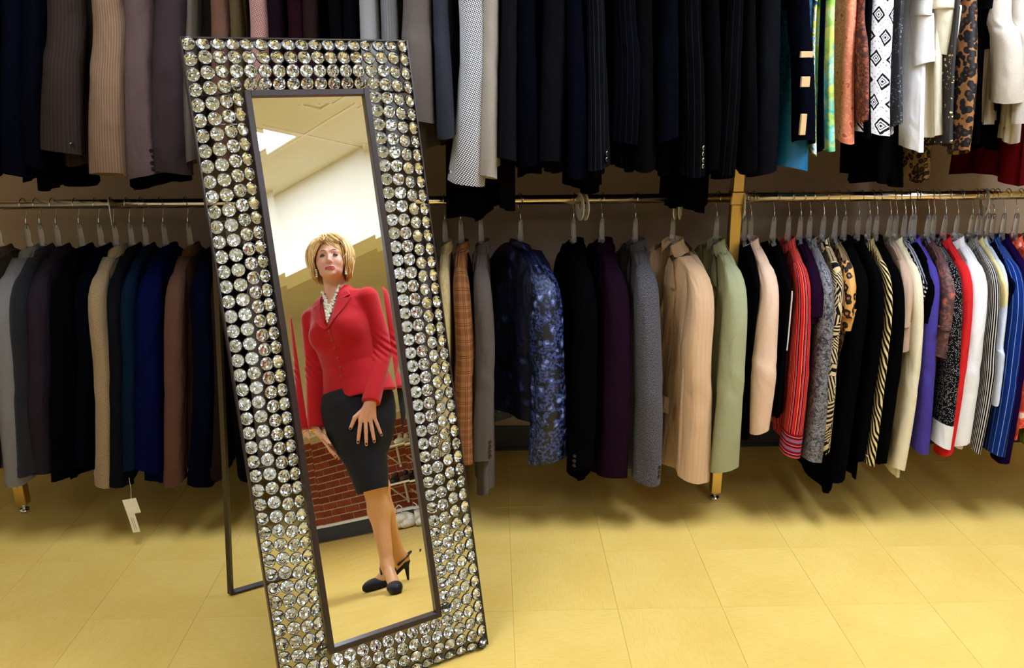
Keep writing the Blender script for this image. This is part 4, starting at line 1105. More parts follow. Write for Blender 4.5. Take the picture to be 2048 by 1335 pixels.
# white piping of the black top
_p = [g_ for g_ in GARS if 'white piping' in g_[0]['label']][0]
pts = [_p[1].pt(np.array(math.radians(12)), np.array(v)) + np.array([0.003, -0.004, 0]) for v in np.linspace(0.03, 0.55, 14)]
MB().tube(pts, 0.0022, 6).obj('piping', FAB['white'], _p[0])

# price tags below the charcoal jacket
_c = [g_ for g_ in GARS if 'paper tags' in g_[0]['label']][0]
M_CARD = simple('card_stock', (226, 214, 178), 0.8)
M_INK = simple('grey_ink', (120, 112, 96), 0.8)
q = at(263, 1012, 2.47); q2 = at(268, 1045, 2.465); q0 = at(258, 955, 2.48)
tg = empty('price_tag', tuple(q)); tag(tg, 'pair of cream paper price tags hanging below the charcoal jacket', 'tag')
R_ = np.array(Matrix.Rotation(math.radians(-10), 3, 'Y'))
MB().box((-0.023, 0, -0.027), (0.023, 0.0008, 0.027), R=R_).obj('card', M_CARD, tg)
tk = MB().box((-0.012, -0.0014, -0.034), (0.012, -0.0006, 0.034)); 
o = tk.obj('sticker', M_CARD, tg); o.location = tuple(q2 - q); o.rotation_euler = (0, math.radians(-8), 0)
for k in range(2):
    l_ = MB().box((-0.004 + 0.006 * k, -0.0018, -0.026), (-0.0025 + 0.006 * k, -0.0015, 0.02)).obj('printed_line', M_INK, o)
MB().tube([q0 - q, (q0 - q) * 0.6 + np.array([0.003, 0, 0]), (0.002, 0, 0.024)], 0.0006, 5).obj('string', M_CARD, tg)

# size divider rings on the lower rail
M_RING = simple('white_plastic', (208, 204, 192), 0.35)
M_TXT = simple('black_print', (30, 28, 28), 0.6)
def divider(px, label, letters, tilt=0.0):
    X = at(px, 398, RAIL_Y)[0]
    e = empty('size_divider', (X, RAIL_Y, RAIL_Z - 0.024), math.radians(tilt)); tag(e, label, 'size divider', 'size dividers on the lower rail')
    v, f = [], []; N = 36; ri, ro, th = 0.0185, 0.045, 0.0013
    for k in range(N):
        a = 2 * math.pi * k / N
        # the hole sits high so that the ring hangs on the rail
        for r, x, oz in ((ri, -th, 0.0085), (ro, -th, 0), (ro, th, 0), (ri, th, 0.0085)): v.append((x, r * math.cos(a), r * math.sin(a) + oz))
    for k in range(N):
        for j in range(4): f.append((4 * k + j, 4 * k + (j + 1) % 4, 4 * ((k + 1) % N) + (j + 1) % 4, 4 * ((k + 1) % N) + j))
    me = mesh('ring', v, f); add_obj('ring', me, M_RING, e)
    for sg in (-1, 1):
        for k, a in enumerate((35, 215)):
            cu = bpy.data.curves.new('size_mark', 'FONT'); cu.body = letters; cu.size = 0.017; cu.align_x = 'CENTER'; cu.align_y = 'CENTER'; cu.extrude = 0.0001
            tmp = bpy.data.objects.new('size_mark', cu); COL.objects.link(tmp)
            dg = bpy.context.evaluated_depsgraph_get(); me2 = bpy.data.meshes.new_from_object(tmp.evaluated_get(dg)); bpy.data.objects.remove(tmp)
            o = add_obj('size_mark', me2, M_TXT, e)
            ar = math.radians(a)
            o.matrix_local = Matrix.Translation((sg * (th + 0.0003), 0.033 * math.cos(ar) * -sg, 0.033 * math.sin(ar) + 0.002)) @ Matrix.Rotation(sg * math.pi / 2, 4, 'Z') @ Matrix.Rotation(math.pi / 2, 4, 'X')
    return e
divider(216, 'white size ring on the rail above the teal-navy jacket', '8', 24)
divider(1160, 'left one of two white size rings above the black jacket', '8', 12)
divider(1170, 'right one of two white size rings above the black jacket', '10', 12)
divider(1352, 'left one of two white size rings above the peach jacket', '10', -20)
divider(1362, 'right one of two white size rings above the peach jacket', '12', -20)
divider(1487, 'white size ring pushed against the brass post', '12', -8)
divider(1970, 'white size ring near the right end of the lower rail', '14', -12)
# ------------------------------------------------------------------ the woman, reflected in the mirror
def smin(a, b, k):
    h = np.clip(0.5 + 0.5 * (b - a) / k, 0, 1)
    return b + (a - b) * h - k * h * (1 - h)
def smax(a, b, k): return -smin(-a, -b, k)
def d_cone(P, a, b, r1, r2):
    a, b = np.asarray(a, np.float32), np.asarray(b, np.float32); ba = b - a
    t = np.clip(((P - a) @ ba) / float(ba @ ba), 0, 1)
    return np.linalg.norm(P - a - t[..., None] * ba, axis=-1) - (r1 + (r2 - r1) * t)
def d_ell(P, c, r, R=None):
    q = P - np.asarray(c, np.float32)
    if R is not None: q = q @ np.asarray(R, np.float32)
    r = np.asarray(r, np.float32)
    k0 = np.linalg.norm(q / r, axis=-1); k1 = np.linalg.norm(q / (r * r), axis=-1) + 1e-6
    return k0 * (k0 - 1) / k1
class Field:
    def __init__(s, xs, ys, zs):
        s.ax = [np.asarray(v, np.float32) for v in (xs, ys, zs)]
        s.D = np.full([len(v) for v in s.ax], 0.2, np.float32)
    def put(s, fn, lo, hi, k=0.01, op='u'):
        sl = []
        for i in range(3):
            a = np.searchsorted(s.ax[i], lo[i] - 0.03); b = np.searchsorted(s.ax[i], hi[i] + 0.03)
            sl.append(slice(max(0, a), min(len(s.ax[i]), b)))
        if any(q.stop <= q.start for q in sl): return
        P = np.stack(np.meshgrid(s.ax[0][sl[0]], s.ax[1][sl[1]], s.ax[2][sl[2]], indexing='ij'), -1)
        d = fn(P).astype(np.float32); o = s.D[tuple(sl)]
        s.D[tuple(sl)] = smin(o, d, k) if op == 'u' else smax(o, -d, k)
    def cone(s, a, b, r1, r2, k=0.01, op='u'):
        a, b = np.array(a), np.array(b); m = max(r1, r2)
        s.put(lambda P: d_cone(P, a, b, r1, r2), np.minimum(a, b) - m, np.maximum(a, b) + m, k, op)
    def ell(s, c, r, k=0.01, op='u', R=None):
        m = max(r); s.put(lambda P: d_ell(P, c, r, R), np.array(c) - m, np.array(c) + m, k, op)
    def mesh(s):
        D = s.D; ins = D < 0
        nx, ny, nz = D.shape
        c = np.zeros((nx - 1, ny - 1, nz - 1), np.int8)
        for i in (0, 1):
            for j in (0, 1):
                for k in (0, 1): c += ins[i:nx - 1 + i, j:ny - 1 + j, k:nz - 1 + k]
        act = (c > 0) & (c < 8); I = np.argwhere(act); idx = np.full(act.shape, -1, np.int32); idx[act] = np.arange(len(I))
        acc = np.zeros((len(I), 3), np.float64); cnt = np.zeros(len(I))
        E = [(a, b) for a in range(8) for b in range(a + 1, 8) if bin(a ^ b).count('1') == 1]
        off = [np.array([(q >> 2) & 1, (q >> 1) & 1, q & 1]) for q in range(8)]
        for a, b in E:
            ia, ib = I + off[a], I + off[b]
            da, db = D[tuple(ia.T)], D[tuple(ib.T)]; m = (da < 0) != (db < 0)
            t = (da / (da - db + 1e-12))[m][:, None]
            pa = np.stack([s.ax[q][ia[m, q]] for q in range(3)], -1); pb = np.stack([s.ax[q][ib[m, q]] for q in range(3)], -1)
            acc[m] += pa + t * (pb - pa); cnt[m] += 1
        V = acc / cnt[:, None]; Q = []
        for ax in range(3):
            sl0 = [slice(None)] * 3; sl1 = [slice(None)] * 3; sl0[ax] = slice(0, -1); sl1[ax] = slice(1, None)
            x = ins[tuple(sl0)] != ins[tuple(sl1)]
            J = np.argwhere(x); o1, o2 = [q for q in range(3) if q != ax]
            J = J[(J[:, o1] > 0) & (J[:, o2] > 0) & (J[:, o1] < D.shape[o1] - 1) & (J[:, o2] < D.shape[o2] - 1)]
            e1 = np.zeros(3, int); e1[o1] = 1; e2 = np.zeros(3, int); e2[o2] = 1
            q = np.stack([idx[tuple((J - e1 - e2).T)], idx[tuple((J - e2).T)], idx[tuple(J.T)], idx[tuple((J - e1).T)]], -1)
            fl = ins[tuple(J.T)] ^ (ax == 1)
            q[~fl] = q[~fl][:, ::-1]
            Q.append(q)
        return V, np.concatenate(Q)
def field_obj(name, V, Q, mats, parent, mi=None):
    me = bpy.data.meshes.new(name)
    me.vertices.add(len(V)); me.vertices.foreach_set('co', np.asarray(V, np.float32).ravel())
    me.loops.add(len(Q) * 4); me.loops.foreach_set('vertex_index', np.asarray(Q, np.int32).ravel())
    me.polygons.add(len(Q)); me.polygons.foreach_set('loop_start', np.arange(0, len(Q) * 4, 4, dtype=np.int32))
    for m in mats: me.materials.append(m)
    if mi is not None: me.polygons.foreach_set('material_index', np.asarray(mi, np.int32))
    me.update(calc_edges=True); me.validate()
    return add_obj(name, me, None, parent, True)

WO = (1.08, 0.55, 0.0)
person = empty('person', WO, math.radians(45))
tag(person, 'woman in red jacket and black pencil skirt, seen in the mirror', 'person')
def skinmat(name, a, b, rough=0.5):
    t = NT(name); n = t.noise(t.coord('Object'), 60, 3); t.bump(t.noise(t.coord('Object'), 400, 2), 0.08, 0.001)
    m = t.done(t.mix(n, lin(a), lin(b)), rough, 0, 0.4)
    t.b.inputs['Subsurface Weight'].default_value = 0.08; t.b.inputs['Subsurface Radius'].default_value = (0.006, 0.003, 0.002)
    return m
M_SKIN = skinmat('skin', (208, 148, 122), (222, 166, 140))
M_HOSE = skinmat('tan_hosiery', (196, 140, 92), (206, 152, 104), 0.42)
M_LIP = simple('lipstick', (172, 66, 74), 0.35)
def f_red():
    t = NT('red_wool_crepe'); co = t.coord('Object'); n = t.noise(co, 500, 3, 0.7)
    wv = t.noise(t.coord('Object', (1, 1, 0.7), (0.3, 0.2, 0)), 7, 2, 0.45, 0.4)
    t.bump(t.math('ADD', t.math('MULTIPLY', n, 0.05), t.math('MULTIPLY', wv, 2.0)), 0.5, 0.006)
    return t.done(t.mix(n, lin((158, 8, 16)), lin((184, 15, 24))), 0.8, 0, 0.2, sheen=0.15)
M_RED = f_red()
M_SKIRT = simple('black_crepe', (22, 22, 28), 0.8, 0, 0.25, 0.2, 300)
M_SHOE = simple('black_suede', (16, 16, 20), 0.6, 0, 0.35)

PSI = math.radians(33); TC = np.array([0.006, -0.005])
rt2 = np.array([math.cos(PSI), math.sin(PSI)]); ft2 = np.array([-math.sin(PSI), math.cos(PSI)])
def tor(u, w_, z): p = TC + rt2 * u + ft2 * w_; return np.array([p[0], p[1], z])
TZ = [0.90, 0.93, 1.00, 1.08, 1.15, 1.22, 1.28, 1.34, 1.385, 1.42, 1.445, 1.47]
TA = [0.196, 0.190, 0.172, 0.152, 0.158, 0.166, 0.172, 0.174, 0.172, 0.148, 0.092, 0.060]
TB = [0.150, 0.145, 0.130, 0.116, 0.122, 0.130, 0.128, 0.116, 0.098, 0.082, 0.068, 0.058]
TWc = [0.0, 0.0, 0.0, 0.004, 0.006, 0.008, 0.006, 0.0, -0.006, -0.010, -0.008, -0.004]
def d_torso(P, shrink=0.0, z0=0.915, z1=1.452):
    z = P[..., 2]; a = np.interp(z, TZ, TA) - shrink; b = np.interp(z, TZ, TB) - shrink; wc = np.interp(z, TZ, TWc)
    x, y = P[..., 0] - TC[0], P[..., 1] - TC[1]
    u = x * rt2[0] + y * rt2[1]; w_ = x * ft2[0] + y * ft2[1] - wc
    k = np.sqrt((u / a) ** 2 + (w_ / b) ** 2)
    d = (k - 1) * np.minimum(a, b)
    return np.maximum(d, np.maximum(z0 - z, z - z1) )
# arm joints (woman frame: x to the right in the picture, y towards the glass)
RS, RE, RW = np.array([0.146, 0.085, 1.372]), np.array([0.158, 0.055, 1.115]), np.array([0.048, 0.150, 0.860])
LS, LE, LW = np.array([-0.140, -0.090, 1.360]), np.array([-0.168, -0.085, 1.110]), np.array([-0.226, -0.020, 0.815])
SKZ = [0.465, 0.52, 0.61, 0.69, 0.77, 0.84, 0.90, 0.96]
SKX = [-0.028, -0.026, -0.028, -0.020, -0.016, -0.012, -0.010, -0.008]; SKA = [0.076, 0.086, 0.102, 0.138, 0.168, 0.178, 0.178, 0.160]
SKY = [0.040, 0.035, 0.030, 0.020, 0.010, 0.0, 0.0, 0.0]; SKB = [0.104, 0.110, 0.112, 0.118, 0.130, 0.135, 0.135, 0.120]
def skirt_front(x, z, off=0.0):
    cx, a, cy, b = (np.interp(z, SKZ, q) for q in (SKX, SKA, SKY, SKB))
    return cy + b * math.sqrt(max(0.05, 1 - ((x - cx) / a) ** 2)) + off
# ---- body (skin): one continuous surface
def spaced(segs):
    out = []
    for a, b, h in segs: out.append(np.arange(a, b, h))
    return np.concatenate(out)
B_ = Field(spaced([(-0.29, -0.10, 0.0036), (-0.10, -0.06, 0.0025), (-0.06, 0.08, 0.0016), (0.08, 0.11, 0.0025), (0.11, 0.26, 0.0036)]), spaced([(-0.24, -0.05, 0.004), (-0.05, 0.08, 0.003), (0.08, 0.17, 0.0018), (0.17, 0.30, 0.003)]), spaced([(0.0, 0.64, 0.0040), (0.64, 0.88, 0.0028), (0.88, 1.43, 0.006), (1.43, 1.49, 0.0026), (1.49, 1.66, 0.0016), (1.66, 1.74, 0.003)]))
B_.put(lambda P: d_torso(P, 0.016, 0.93, 1.46), (-0.24, -0.2, 0.9), (0.24, 0.2, 1.47), 0.02)
B_.cone(tor(0, -0.012, 1.40), (0.004, 0.012, 1.52), 0.056, 0.051, 0.025)
HC = np.array([0.010, 0.038, 1.598])
Rh = np.array(Matrix.Rotation(math.radians(7), 3, 'Y') @ Matrix.Rotation(math.radians(7), 3, 'X') @ Matrix.Rotation(math.radians(3), 3, 'Z'))
def hp(x, y, z): return HC + Rh @ np.array([x, y, z])
he = lambda c, r, k=0.012, op='u': B_.ell(hp(*c), r, k, op, Rh)
hc = lambda a, b, r1, r2, k=0.01, op='u': B_.cone(hp(*a), hp(*b), r1, r2, k, op)
he((0, -0.008, 0.025), (0.073, 0.092, 0.090)); he((0, 0.026, -0.022), (0.065, 0.062, 0.080), 0.02); he((0, 0.042, -0.072), (0.050, 0.042, 0.031), 0.02)
he((0, 0.070, -0.093), (0.020, 0.016, 0.014), 0.014)
for s_ in (-1, 1):
    he((s_ * 0.036, 0.056, -0.032), (0.024, 0.024, 0.024), 0.018)
    hc((s_ * 0.012, 0.082, 0.020), (s_ * 0.042, 0.066, 0.020), 0.010, 0.009, 0.010)
    he((s_ * 0.030, 0.096, 0.002), (0.015, 0.014, 0.011), 0.010, 's')
    he((s_ * 0.0090, 0.0905, -0.038), (0.0066, 0.0080, 0.0058), 0.006)
hc((0, 0.081, 0.012), (0, 0.0985, -0.033), 0.0066, 0.0098, 0.009)
he((0, 0.0895, -0.0640), (0.0235, 0.0075, 0.0052), 0.005); he((0, 0.0880, -0.0735), (0.0200, 0.0080, 0.0062), 0.005)
he((0, 0.0985, -0.0685), (0.0210, 0.0040, 0.0012), 0.002, 's')
# arms and hands
for S_, E_, W_ in ((RS, RE, RW), (LS, LE, LW)):
    B_.cone(S_, E_, 0.045, 0.038, 0.02); B_.cone(E_, W_, 0.038, 0.024, 0.012)
def yfr(x, z, off): return skirt_front(x, z, off)
Wr = RW + np.array([-0.004, 0.006, 0.0])
rk = [np.array([x, yfr(x, z, 0.020), z]) for x, z in ((-0.014, 0.792), (0.008, 0.786), (0.030, 0.787), (0.050, 0.797))]
rtip = [np.array([x, yfr(x, z, 0.008), z]) for x, z in ((-0.047, 0.697), (-0.012, 0.678), (0.027, 0.683), (0.066, 0.706))]
nails = []
def hand(W, kn, tips, th, lift):
    wide = (kn[3] - kn[0]) / np.linalg.norm(kn[3] - kn[0])
    for i, k_ in enumerate(kn):
        w_ = W + wide * (i - 1.5) * 0.010
        B_.cone(w_, k_, 0.015, 0.0115, 0.008)
    for i, (k_, t_) in enumerate(zip(kn, tips)):
        d = t_ - k_
        m1 = k_ + d * 0.45 + lift * 0.006; m2 = k_ + d * 0.74 + lift * 0.004; r = 0.0088 if i < 3 else 0.0078
        B_.cone(k_, m1, r + 0.0008, r, 0.004); B_.cone(m1, m2, r, r - 0.0008, 0.003); B_.cone(m2, t_, r - 0.0008, r - 0.002, 0.003)
        nails.append((t_ - d / np.linalg.norm(d) * 0.004 + lift * (r - 0.003), d, lift, 0.0052))
    a, b, c = th
    B_.cone(a, b, 0.015, 0.0115, 0.008); B_.cone(b, c, 0.0108, 0.0080, 0.004)
    nails.append((c + lift * 0.005, c - b, lift, 0.0056))
hand(Wr, rk, rtip, (Wr + np.array([-0.016, 0.0, -0.014]), np.array([-0.036, yfr(-0.036, 0.812, 0.014), 0.812]), np.array([-0.066, yfr(-0.066, 0.770, 0.009), 0.770])), np.array([0, 1.0, 0]))
def xl(z, off=0.011): return float(np.interp(z, SKZ, SKX) - np.interp(z, SKZ, SKA)) - off
lk = [np.array([xl(0.735, 0.020), y, 0.738 + dz]) for y, dz in ((0.052, -0.002), (0.030, -0.004), (0.009, -0.002), (-0.010, 0.008))]
ltip = [np.array([xl(z, 0.008), y, z]) for y, z in ((0.066, 0.662), (0.040, 0.648), (0.014, 0.654), (-0.010, 0.676))]
hand(LW + np.array([0.004, 0.004, -0.006]), lk, ltip, (LW + np.array([0.004, 0.02, -0.02]), np.array([xl(0.76, 0.014), 0.072, 0.764]), np.array([xl(0.725, 0.006), 0.092, 0.724])), np.array([-0.85, 0.5, 0]))
# legs and feet
def leg(hip, knee, calf, ank, heel, ball, toe):
    B_.cone(hip, knee, 0.070, 0.050, 0.02); B_.cone(knee, calf, 0.049, 0.050, 0.03); B_.cone(calf, ank, 0.048, 0.029, 0.03)
    B_.cone(ank, heel, 0.028, 0.023, 0.02); B_.cone(ank, ball, 0.027, 0.023, 0.015); B_.cone(heel, ball, 0.020, 0.022, 0.02); B_.cone(ball, toe, 0.023, 0.012, 0.012)
leg((0.06, 0.01, 0.88), (-0.020, 0.075, 0.500), (-0.020, 0.045, 0.365), (-0.036, 0.098, 0.120), (-0.042, 0.062, 0.098), (-0.024, 0.186, 0.036), (-0.019, 0.232, 0.022))
leg((-0.07, -0.01, 0.88), (0.002, -0.005, 0.480), (0.000, -0.050, 0.345), (0.026, -0.128, 0.135), (0.050, -0.142, 0.108), (-0.085, -0.118, 0.036), (-0.136, -0.108, 0.022))
V, Q = B_.mesh()
cen = V[Q].mean(1); hl_ = (cen - HC) @ Rh
mi = np.zeros(len(Q), np.int32)
mi[cen[:, 2] < 0.62] = 1
lipz = (np.abs(hl_[:, 2] + 0.0700) < 0.0083 * np.sqrt(np.clip(1 - (hl_[:, 0] / 0.0245) ** 2, 0, 1)) + 0.0004) & (np.abs(hl_[:, 0]) < 0.0245) & (hl_[:, 1] > 0.078)
mi[lipz] = 2
field_obj('body', V, Q, [M_SKIN, M_HOSE, M_LIP], person, mi)
# eyes, lids, brows
M_EYEW = simple('eye_white', (170, 150, 138), 0.3); M_IRIS = simple('iris', (58, 40, 28), 0.15); M_LASH = simple('lash', (26, 18, 16), 0.6); M_LID = simple('eye_shadow', (96, 60, 50), 0.6); M_BROW = simple('eyebrow', (136, 100, 66), 0.8)
for s_ in (-1, 1):
    c = hp(s_ * 0.030, 0.0735, -0.001)
    e = MB().ball(c, 0.0122, 16, 10).obj('eye', M_EYEW, person, True)
    MB().ball(hp(s_ * 0.030 + 0.001, 0.0815, -0.0015), 0.0053, 12, 8).obj('iris', M_IRIS, e, True)
    lid = MB(); n0 = []
    for i in range(9):
        for j in range(6):
            az = math.radians(-75 + 150 * i / 8); el = math.radians(-14 + 80 * j / 5)
            lid.v.append(tuple(hp(s_ * 0.030 + 0.0136 * math.sin(az) * math.cos(el), 0.0735 + 0.0132 * math.cos(az) * math.cos(el), -0.001 + 0.0132 * math.sin(el))))
    for i in range(8):
        for j in range(5): lid.f.append((i * 6 + j, (i + 1) * 6 + j, (i + 1) * 6 + j + 1, i * 6 + j + 1)); lid.m.append(0)
    lid.obj('eyelid', M_LID, person, True)
    la = [hp(s_ * 0.030 + 0.0142 * math.sin(a), 0.0742 + 0.0136 * math.cos(a), -0.0032 + 0.0006 * math.cos(a)) for a in np.linspace(-1.35, 1.35, 11)]
    MB().tube(la, [0.0008 + 0.0014 * math.sin(math.pi * k / 10) for k in range(11)], 5).obj('lashes', M_LASH, person)
    br = [hp(s_ * x, y, z) for x, y, z in ((0.012, 0.0925, 0.020), (0.022, 0.0905, 0.025), (0.034, 0.083, 0.0265), (0.046, 0.071, 0.021))]
    MB().tube(br, [0.0013, 0.0019, 0.0017, 0.0006], 6).obj('eyebrow', M_BROW, person)
M_NAIL = simple('dark_nail_polish', (44, 10, 22), 0.15)
for c, d, up_, r in nails:
    d = d / np.linalg.norm(d); up_ = up_ / np.linalg.norm(up_); sd = np.cross(d, up_); m = MB().ball((0, 0, 0), 1.0, 8, 6)
    m.v = [tuple(c + v[0] * sd * r + v[1] * d * 0.0075 + v[2] * up_ * 0.0032) for v in m.v]
    m.obj('fingernail', M_NAIL, person, True)
# ---- jacket
def jacket_d(P):
    d = d_torso(P)
    for s_ in (-1, 1):
        d = smin(d, np.maximum(d_ell(P, tor(s_ * 0.072, 0.094, 1.245), (0.066, 0.062, 0.066)), 0), 0.055) if False else smin(d, d_ell(P, tor(s_ * 0.070, 0.092, 1.240), (0.062, 0.047, 0.060)), 0.055)
    for S_, E_, W_ in ((RS, RE, RW), (LS, LE, LW)):
        n = (W_ - E_) / np.linalg.norm(W_ - E_); tip = W_ + n * 0.012
        a = smin(d_cone(P, S_, E_, 0.053, 0.053), d_cone(P, E_, tip, 0.054, 0.043), 0.012)
        a = np.maximum(a, (P - (W_ - n * 0.004)) @ n.astype(np.float32))
        a = a + 0.0032 * np.sin((P[..., 2] * 1.0 + P[..., 0] * 1.3 + P[..., 1] * 0.6) * 150) * np.exp(-((P[..., 2] - E_[2]) / 0.055) ** 2)
        kk = (0.004 + 0.022 * np.clip((P[..., 2] - 1.27) / 0.09, 0, 1)).astype(np.float32)
        d = smin(d, a, kk)
    x, y, z = P[..., 0] - TC[0], P[..., 1] - TC[1], P[..., 2]
    u = x * rt2[0] + y * rt2[1]; w_ = x * ft2[0] + y * ft2[1]
    half = 0.060 * np.clip((z - 1.262) / 0.175, 0, 1.2) ** 0.9
    vcut = np.maximum(np.abs(u) - half, np.maximum(1.262 - z, -(w_ - 0.005)))
    d = np.maximum(d, -vcut)
    notch = np.maximum(np.abs(u - 0.004) - 0.035 * np.clip((0.958 - z) / 0.045, 0, 1) ** 2, np.maximum(z - 0.958, -w_))
    return np.maximum(d, -notch)
J_ = Field(np.arange(-0.31, 0.27, 0.0042), np.arange(-0.22, 0.26, 0.0042), np.arange(0.80, 1.47, 0.0042))
PJ = np.stack(np.meshgrid(*J_.ax, indexing='ij'), -1); J_.D = jacket_d(PJ).astype(np.float32); del PJ
V, Q = J_.mesh()
jk = field_obj('jacket', V, Q, [M_RED], person); tag(jk, 'red wool jacket with six buttons')
def surf(u, z, off=0.0):
    ws = np.linspace(0.30, -0.02, 161); pts = np.array([tor(u, q, z) for q in ws], np.float32)
    d = d_torso(pts); 
    for s_ in (-1, 1): d = smin(d, d_ell(pts, tor(s_ * 0.070, 0.092, 1.240), (0.062, 0.047, 0.060)), 0.055)
    i = np.argmax(d < 0); q = ws[i] if d[i] < 0 else 0.05
    return tor(u, q + off, z)
for s_ in (-1, 1):
    rows = [(1.438, 0.056, 0.080), (1.420, 0.055, 0.100), (1.400, 0.053, 0.112), (1.392, 0.051, 0.090), (1.384, 0.050, 0.118), (1.360, 0.044, 0.106), (1.330, 0.034, 0.084), (1.300, 0.022, 0.058), (1.275, 0.010, 0.034), (1.256, 0.001, 0.012)]
    m = MB()
    for z, a, b in rows:
        for k in range(5):
            u = a + (b - a) * k / 4
            m.v.append(tuple(surf(s_ * u, z, 0.006 + 0.004 * (k / 4) + (0.002 if s_ > 0 else 0))))
    n = len(m.v)
    m.v += [tuple(surf(s_ * (rows[i][1] + (rows[i][2] - rows[i][1]) * k / 4), rows[i][0], 0.0)) for i in range(len(rows)) for k in range(5)]
    for i in range(len(rows) - 1):
        for k in range(4): m.f.append((i * 5 + k, i * 5 + k + 1, i * 5 + k + 6, i * 5 + k + 5))
        m.f.append((i * 5 + 4, n + i * 5 + 4, n + i * 5 + 9, i * 5 + 9))
    m.m = [0] * len(m.f)
    m.obj('lapel', M_RED, jk)
m = MB(); N = 24
for z, ra in ((1.425, 0.098), (1.452, 0.080), (1.472, 0.066), (1.474, 0.060), (1.445, 0.057)):
    for k in range(N):
        a = math.radians(-62 + (360 - 56) * k / (N - 1)) + math.pi / 2 + math.radians(90)
        a = math.radians(118 + 304 * k / (N - 1)) 
        m.v.append(tuple(tor(ra * 1.0 * math.cos(a), ra * 0.92 * math.sin(a) - 0.012, z - 0.012 * max(0, math.sin(a)))))
for i in range(4):
    for k in range(N - 1): m.f.append((i * N + k, i * N + k + 1, (i + 1) * N + k + 1, (i + 1) * N + k)); m.m.append(0)
m.obj('collar', M_RED, jk, True)
M_JB = simple('brass_red_button', (150, 70, 50), 0.3, 0.6)
for z in (1.245, 1.199, 1.158, 1.111, 1.066, 1.023):
    p = surf(0.006, z, 0.0); b_ = MB(); disc(b_, p, (ft2[0], ft2[1], 0), 0.0068, 0.004); b_.obj('button', M_JB, jk, True)
e_ = [surf(0.014, z, 0.0015) for z in np.linspace(1.25, 0.965, 16)]
MB().tube(e_, 0.0016, 5).obj('front_edge', M_RED, jk)
for s_ in (-1, 1):
    sm_ = [surf(s_ * (0.078 - 0.02 * math.sin(math.pi * (1.30 - z) / 0.38)), z, 0.0003) for z in np.linspace(1.32, 0.925, 22)]
    MB().tube(sm_, 0.0011, 4).obj('seam', M_RED, jk)
# ---- skirt
rings = []
th = np.linspace(0, 2 * math.pi, 56, endpoint=False)
for z in np.linspace(0.96, 0.465, 34):
    cx, a, cy, b = (float(np.interp(z, SKZ, q)) for q in (SKX, SKA, SKY, SKB))
    f = 1 + 0.008 * np.sin(3 * th + 9 * z) + 0.010 * np.exp(-((z - 0.72) / 0.05) ** 2) * np.sin(5 * th + 30 * z)
    rings.append(np.stack([cx + a * np.cos(th) * f, cy + b * np.sin(th) * f, np.full_like(th, z) + 0.004 * np.sin(th)], -1))
tag(add_obj('skirt', ring_mesh('skirt', rings, M_SKIRT, True, 0.03), None, person), 'black knee-length pencil skirt')
# ---- shoes: slingback pumps
def shoe(heel, toe, label):
    heel, toe = np.array(heel), np.array(toe); L = np.linalg.norm(toe - heel); fx = (toe - heel) / L; fy = np.array([-fx[1], fx[0], 0.0])
    S = Field(np.arange(-0.04, L + 0.03, 0.0026), np.arange(-0.045, 0.045, 0.0026), np.arange(-0.006, 0.12, 0.0026))
    S.ell((L - 0.062, 0, 0.026), (0.066, 0.036, 0.030), 0.01); S.ell((L - 0.025, 0, 0.016), (0.028, 0.020, 0.015), 0.016)
    S.cone((L - 0.10, 0, 0.016), (0.012, 0, 0.082), 0.016, 0.014, 0.014)
    S.ell((0.010, 0, 0.088), (0.026, 0.023, 0.014), 0.012)
    S.ell((L - 0.128, 0, 0.075), (0.055, 0.026, 0.034), 0.006, 's')
    S.cone((0.006, 0, 0.080), (0.014, 0, 0.004), 0.014, 0.0055, 0.008)
    S.put(lambda P: P[..., 2] - 0.0, (-0.04, -0.045, -0.006), (L + 0.03, 0.045, 0.0), 0.001, 's')
    V, Q = S.mesh()
    V = heel[None] * np.array([1, 1, 0]) + V[:, :1] * np.array([*fx[:2], 0]) + V[:, 1:2] * np.array([*fy[:2], 0]) + V[:, 2:] * np.array([0, 0, 1.0])
    o = field_obj('shoe', V, Q, [M_SHOE], person); tag(o, label)
    pts = []
    for k in range(13):
        a = math.pi * (k / 12) + math.pi / 2
        pts.append(heel + fx * (0.055 + 0.085 * math.cos(a)) + fy * 0.034 * math.sin(a) + np.array([0, 0, 0.085 + 0.045 * -math.cos(a)]))
    MB().tube(pts, 0.0045, 6).obj('sling_strap', M_SHOE, o, True)
shoe((-0.043, 0.040, 0), (-0.018, 0.256, 0), 'black pump of the front foot')
shoe((0.060, -0.146, 0), (-0.170, -0.104, 0), 'black slingback pump of the rear foot')
